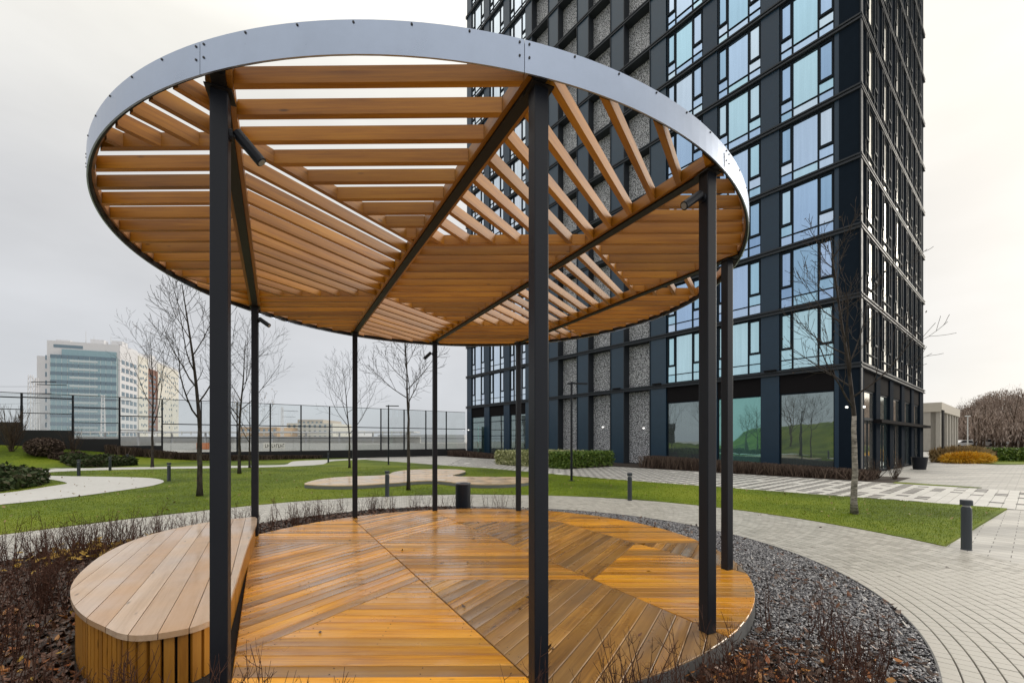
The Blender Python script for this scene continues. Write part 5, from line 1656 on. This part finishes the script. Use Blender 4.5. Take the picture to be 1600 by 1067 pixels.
mb = MB(); mb.box(-FW-5.0, -FW-1.21, 1, 40, 0, OH-7.0); mb.build("side_wing", M_OWHITE, ob)
mb = MB(); mb.box(-FW+1.0, -FW+11, -0.05, -0.001, OH-3.0, OH-1.6); mb.build("louvre", M_OWIN, ob)
mb = MB(); mb.box(-FW+0.5, -0.8, -1.2, -0.002, 2.0, OH-6.5); mb.build("glass_front", M_OTEAL, ob)
mb = MB(); mb.box(-FW+4, -1.2, -0.6, -0.003, OH-6.49, OH-3.6); mb.build("glass_attic", M_OTEAL, ob)
for k in range(10):
    z = 3.0+k*3.75
    if z < OH-8:
        mb = MB(); mb.box(-FW+7, -7.5, -1.45, -1.202, z, z+0.9); mb.build("floor_band", M_OBAND, ob)
        mb = MB(); mb.box(-FW+0.5, -0.8, -1.30, -1.2015, z+1.3, z+2.9); mb.build("window_band", M_OWIN, ob)
    for xx in (-FW-2.2,):
        mb = MB(); mb.box(xx, xx+1.0, 0.9, 0.999, z+.6, z+2.7); mb.build("window", M_OWIN, ob)
    for j in range(4):
        mb = MB(); mb.box(0.001, 0.06, 1.5+j*4.2, 4.6+j*4.2, z+.6, z+2.6); mb.build("window", M_OWIN, ob)
for j in range(13):
    mb = MB(); xx = -FW+0.5+(FW-1.3)*j/12; mb.box(xx-.07, xx+.07, -1.30, -1.203, 2, OH-6.6); mb.build("mullion", M_OBAND, ob)
mb = MB(); mb.box(0.002, 0.5, 18.7, 29.8, 0, OH-1.5); mb.build("spotted_facade", M_OCREAM, ob)
mb = MB(); mb.box(0.002, 0.35, 29.81, 42.8, 6, OH-6); mb.build("red_facade", M_ORED, ob)
mb = MB(); mb.box(0.002, 0.5, 42.81, 75.5, 0, OH-1.5); mb.build("cream_facade", M_OCREAM, ob)
wr = random.Random(7)
mb_s = []
sp = bpy.data.meshes.new("x") if False else None
smb = MB(); smb.box(0, .12, 0, 1.0, 0, 1.2); spm = smb.mesh("small_window", M_OWIN)
for k in range(12):
    for j in range(5):
        if wr.random() < .8: inst(spm, "window", ob, (0.501, 19.4+j*2.0+wr.uniform(-.3, .3), 2+k*3.4+wr.uniform(-.5, .5)))
    for j in range(10):
        if wr.random() < .62: inst(spm, "window", ob, (0.501, 44+j*3.1+wr.uniform(-.6, .6), 2+k*3.4+wr.uniform(-.6, .6)))
    for j in range(2):
        inst(spm, "window", ob, (0.351, 31.5+j*5.4, 7+k*2.6), scale=(1, 2.6, 1)) if k < 12 else None
for (x0, x1, y0, y1, h) in ((-FW-1, -FW+4, 6, 9, 1.6), (-14, -9, 8, 12, 3.2), (-7, -3, 10, 16, 3.6), (-10, -4, 22, 30, 2.6), (-6, -1, 36, 44, 2.2)):
    mb = MB(); mb.box(x0, x1, y0, y1, OH, OH+h); mb.build("roof_plant", M_OWHITE, ob)
for xx, yy_, hh in ((-16, 9, 7), (-13.5, 10, 5), (-8, 12, 6)):
    mb = MB(); mb.tube([(xx, yy_, OH), (xx, yy_, OH+hh)], [.12, .06], 5); mb.build("aerial", M_POLE, ob)

def block(name, px0, px1, Y, ytop, m, label, wm=None, rows=0, cols=0, depth=20, zb=0):
    x0, x1 = (px0-CX0)/FPX*Y, (px1-CX0)/FPX*Y; h = EYE+(HY0-ytop)*Y/FPX
    o = empty(name, ((x0+x1)/2, Y, 0), label, "building"); w_ = (x1-x0)/2
    mb = MB(); mb.box(-w_, w_, 0, depth, zb, h); mb.build("wall", m, o)
    for r_ in range(rows):
        for c_ in range(cols):
            mb = MB(); a = -w_+2*w_*(c_+.28)/cols; b = -w_+2*w_*(c_+.72)/cols; z = h-(h*0.8)*(r_+.8)/rows
            mb.box(a, b, -.06, -.001, z, z+h*.8/rows*.5); mb.build("window", wm, o)
    return o
block("apartment_house", 448, 520, 175, 661, M_OCREAM, "long beige apartment house far behind the fence", M_OWIN, 3, 9)
block("apartment_house", 465, 505, 190, 655.5, plain("beige_render", (0.46, 0.40, 0.33), .7, 0, .08), "taller beige apartment house rising behind the long one", M_OWIN, 3, 6)
block("tan_building", 376, 433, 160, 667, plain("tan_render", (0.48, 0.33, 0.20), .7, 0, .1), "low tan building far behind the fence between the two left posts", M_OWIN, 2, 7)
block("far_shed", 520, 560, 200, 672, M_OWHITE, "pale shed just right of the beige apartment house", M_OWIN, 1, 4)
block("far_shed", 590, 725, 320, 679, plain("hazy_render", (0.48, 0.49, 0.51), .8, 0, .05), "long hazy grey shed low on the horizon beside the tower", None, 0, 0)
# railway platform roofs
pf = empty("station_canopy", (-62, 92, 0), "long pale station platform roof on slim columns behind the fence", "canopy")
mb = MB(); mb.box(-46, 40, 0, 6, 3.2, 3.5); mb.build("roof", M_OWHITE, pf)
for i in range(44):
    mb = MB(); mb.box(-46+i*1.98, -45.85+i*1.98, -.1, -.002, 2.7, 3.5); mb.build("roof_rib", M_OCREAM, pf)
for i in range(12):
    mb = MB(); mb.box(-45+i*7.5, -44.7+i*7.5, 2.8, 3.1, 0, 3.2); mb.build("column", M_OWHITE, pf)
mb = MB(); mb.box(-46, 40, 6.5, 6.9, 0, 2.4); mb.build("back_wall", plain("platform_wall", (0.62, 0.61, 0.59), .8, 0, .1), pf)
wl2 = empty("low_wall", (-30, 66, 0), "low pale concrete wall with painted lettering beyond the fence", "wall")
mb = MB(); mb.box(-26, 24, 0, .3, 0, 1.12); mb.build("wall", plain("concrete_wall", (0.60, 0.60, 0.59), .8, 0, .1), wl2)
mb = MB(); mb.box(-19.6, -17.6, -.012, -.001, .15, 1.15); mb.build("orange_patch", plain("orange_paint", (0.55, 0.16, 0.04), .6), wl2)
mb = MB(); mb.box(-9.2, -5.8, -.012, -.001, .2, 1.2); mb.build("white_patch", plain("white_paint", (0.7, 0.68, 0.62), .6), wl2)
mb = MB(); q = random.Random(4)
for i in range(9):
    xx = -8.9+i*.34
    mb.box(xx, xx+.08, -.02, -.013, .4, .95); mb.box(xx+.081, xx+.24, -.02, -.013, .4+.25*(i % 3), .52+.25*(i % 3))
mb.build("painted_letters", M_SPAND, wl2)
# overhead line masts
ms = empty("lattice_mast", (0, 0, 0), "", "mast")
mb = MB()
for a, b in ((-.4, -.4), (.4, -.4), (.4, .4), (-.4, .4)): mb.tube([(a, b, 0), (a*.6, b*.6, 14)], [.09, .07], 5)
for k in range(14):
    s_ = 1-(k*.4/14); s2 = 1-((k+1)*.4/14)
    mb.tube([(-.4*s_, -.4*s_, k), (.4*s2, -.4*s2, k+1)], [.05, .05], 4); mb.tube([(.4*s_, .4*s_, k), (-.4*s2, .4*s2, k+1)], [.05, .05], 4)
mb.build("lattice", M_OWHITE, ms)
mb = MB(); mb.box(-.1, 5.5, -.05, .05, 12.6, 12.75); mb.box(-.1, 4.5, -.05, .05, 10.4, 10.5); mb.build("bracket", M_POST, ms)
ml = [((48, 92), "pale lattice mast left of the office block"), ((56, 96), "second pale lattice mast touching the office block's left wing"), ((161, 110), "pale lattice mast in front of the teal glass front"), ((441, 150), "pale lattice mast beside the beige apartment house")]
for i, ((px, Y), lb) in enumerate(ml):
    loc = ((px-CX0)/FPX*Y, Y, 0); sc = (1, 1, 1.12 if i < 2 else 0.95)
    if i == 0: ms.location = loc; ms["label"] = lb; ms["group"] = "overhead line masts"; ms.scale = sc
    else: clone(ms, loc, .3*i, lb, "overhead line masts", sc)
mb = MB()
for z0, z1 in ((14.6, 13.2), (12.4, 11.6), (10.0, 9.6)):
    pts = []
    for t in np.linspace(0, 1, 12): pts.append((-160+57*t, 84+8*t, z0+(z1-z0)*t-3.0*t*(1-t)))
    mb.tube(pts, [.03]*12, 3, False)
o = mb.build("overhead_wires", M_POST); tag(o, "thin black overhead wires running to the lattice masts at the left", "wire")

# ------------------------------------------------------------------ small wear: fallen leaves on deck, paths and lawn
def loose(name, poly, n, z, m, s0, s1, seed):
    global g
    g = np.random.default_rng(seed); x, y = scatter(poly, n); litter(name, x, y, np.full(len(x), z)+.004, g.uniform(s0, s1, len(x)), m)
loose("fallen_leaves", [p for p in pout[60:140]] + [p for p in pin[60:140]][::-1], 40, 0.024, M_LITTER, .015, .03, 71)
loose("fallen_leaves", ddisc, 40, DECK_Z+.003, M_LITTER, .015, .03, 72)
loose("fallen_leaves", [p for p in pout[85:] if p[1] > 3.9] + [(-24, 8), (-22, 20), (-8, 24), (4, 16.4), (10.9, 9.5)], 900, 0.06, M_STRAWLEAF := islands("pale_fallen_leaf", [(0.30, 0.22, 0.10), (0.22, 0.13, 0.05), (0.40, 0.33, 0.18)], 0.7), .02, .04, 73)
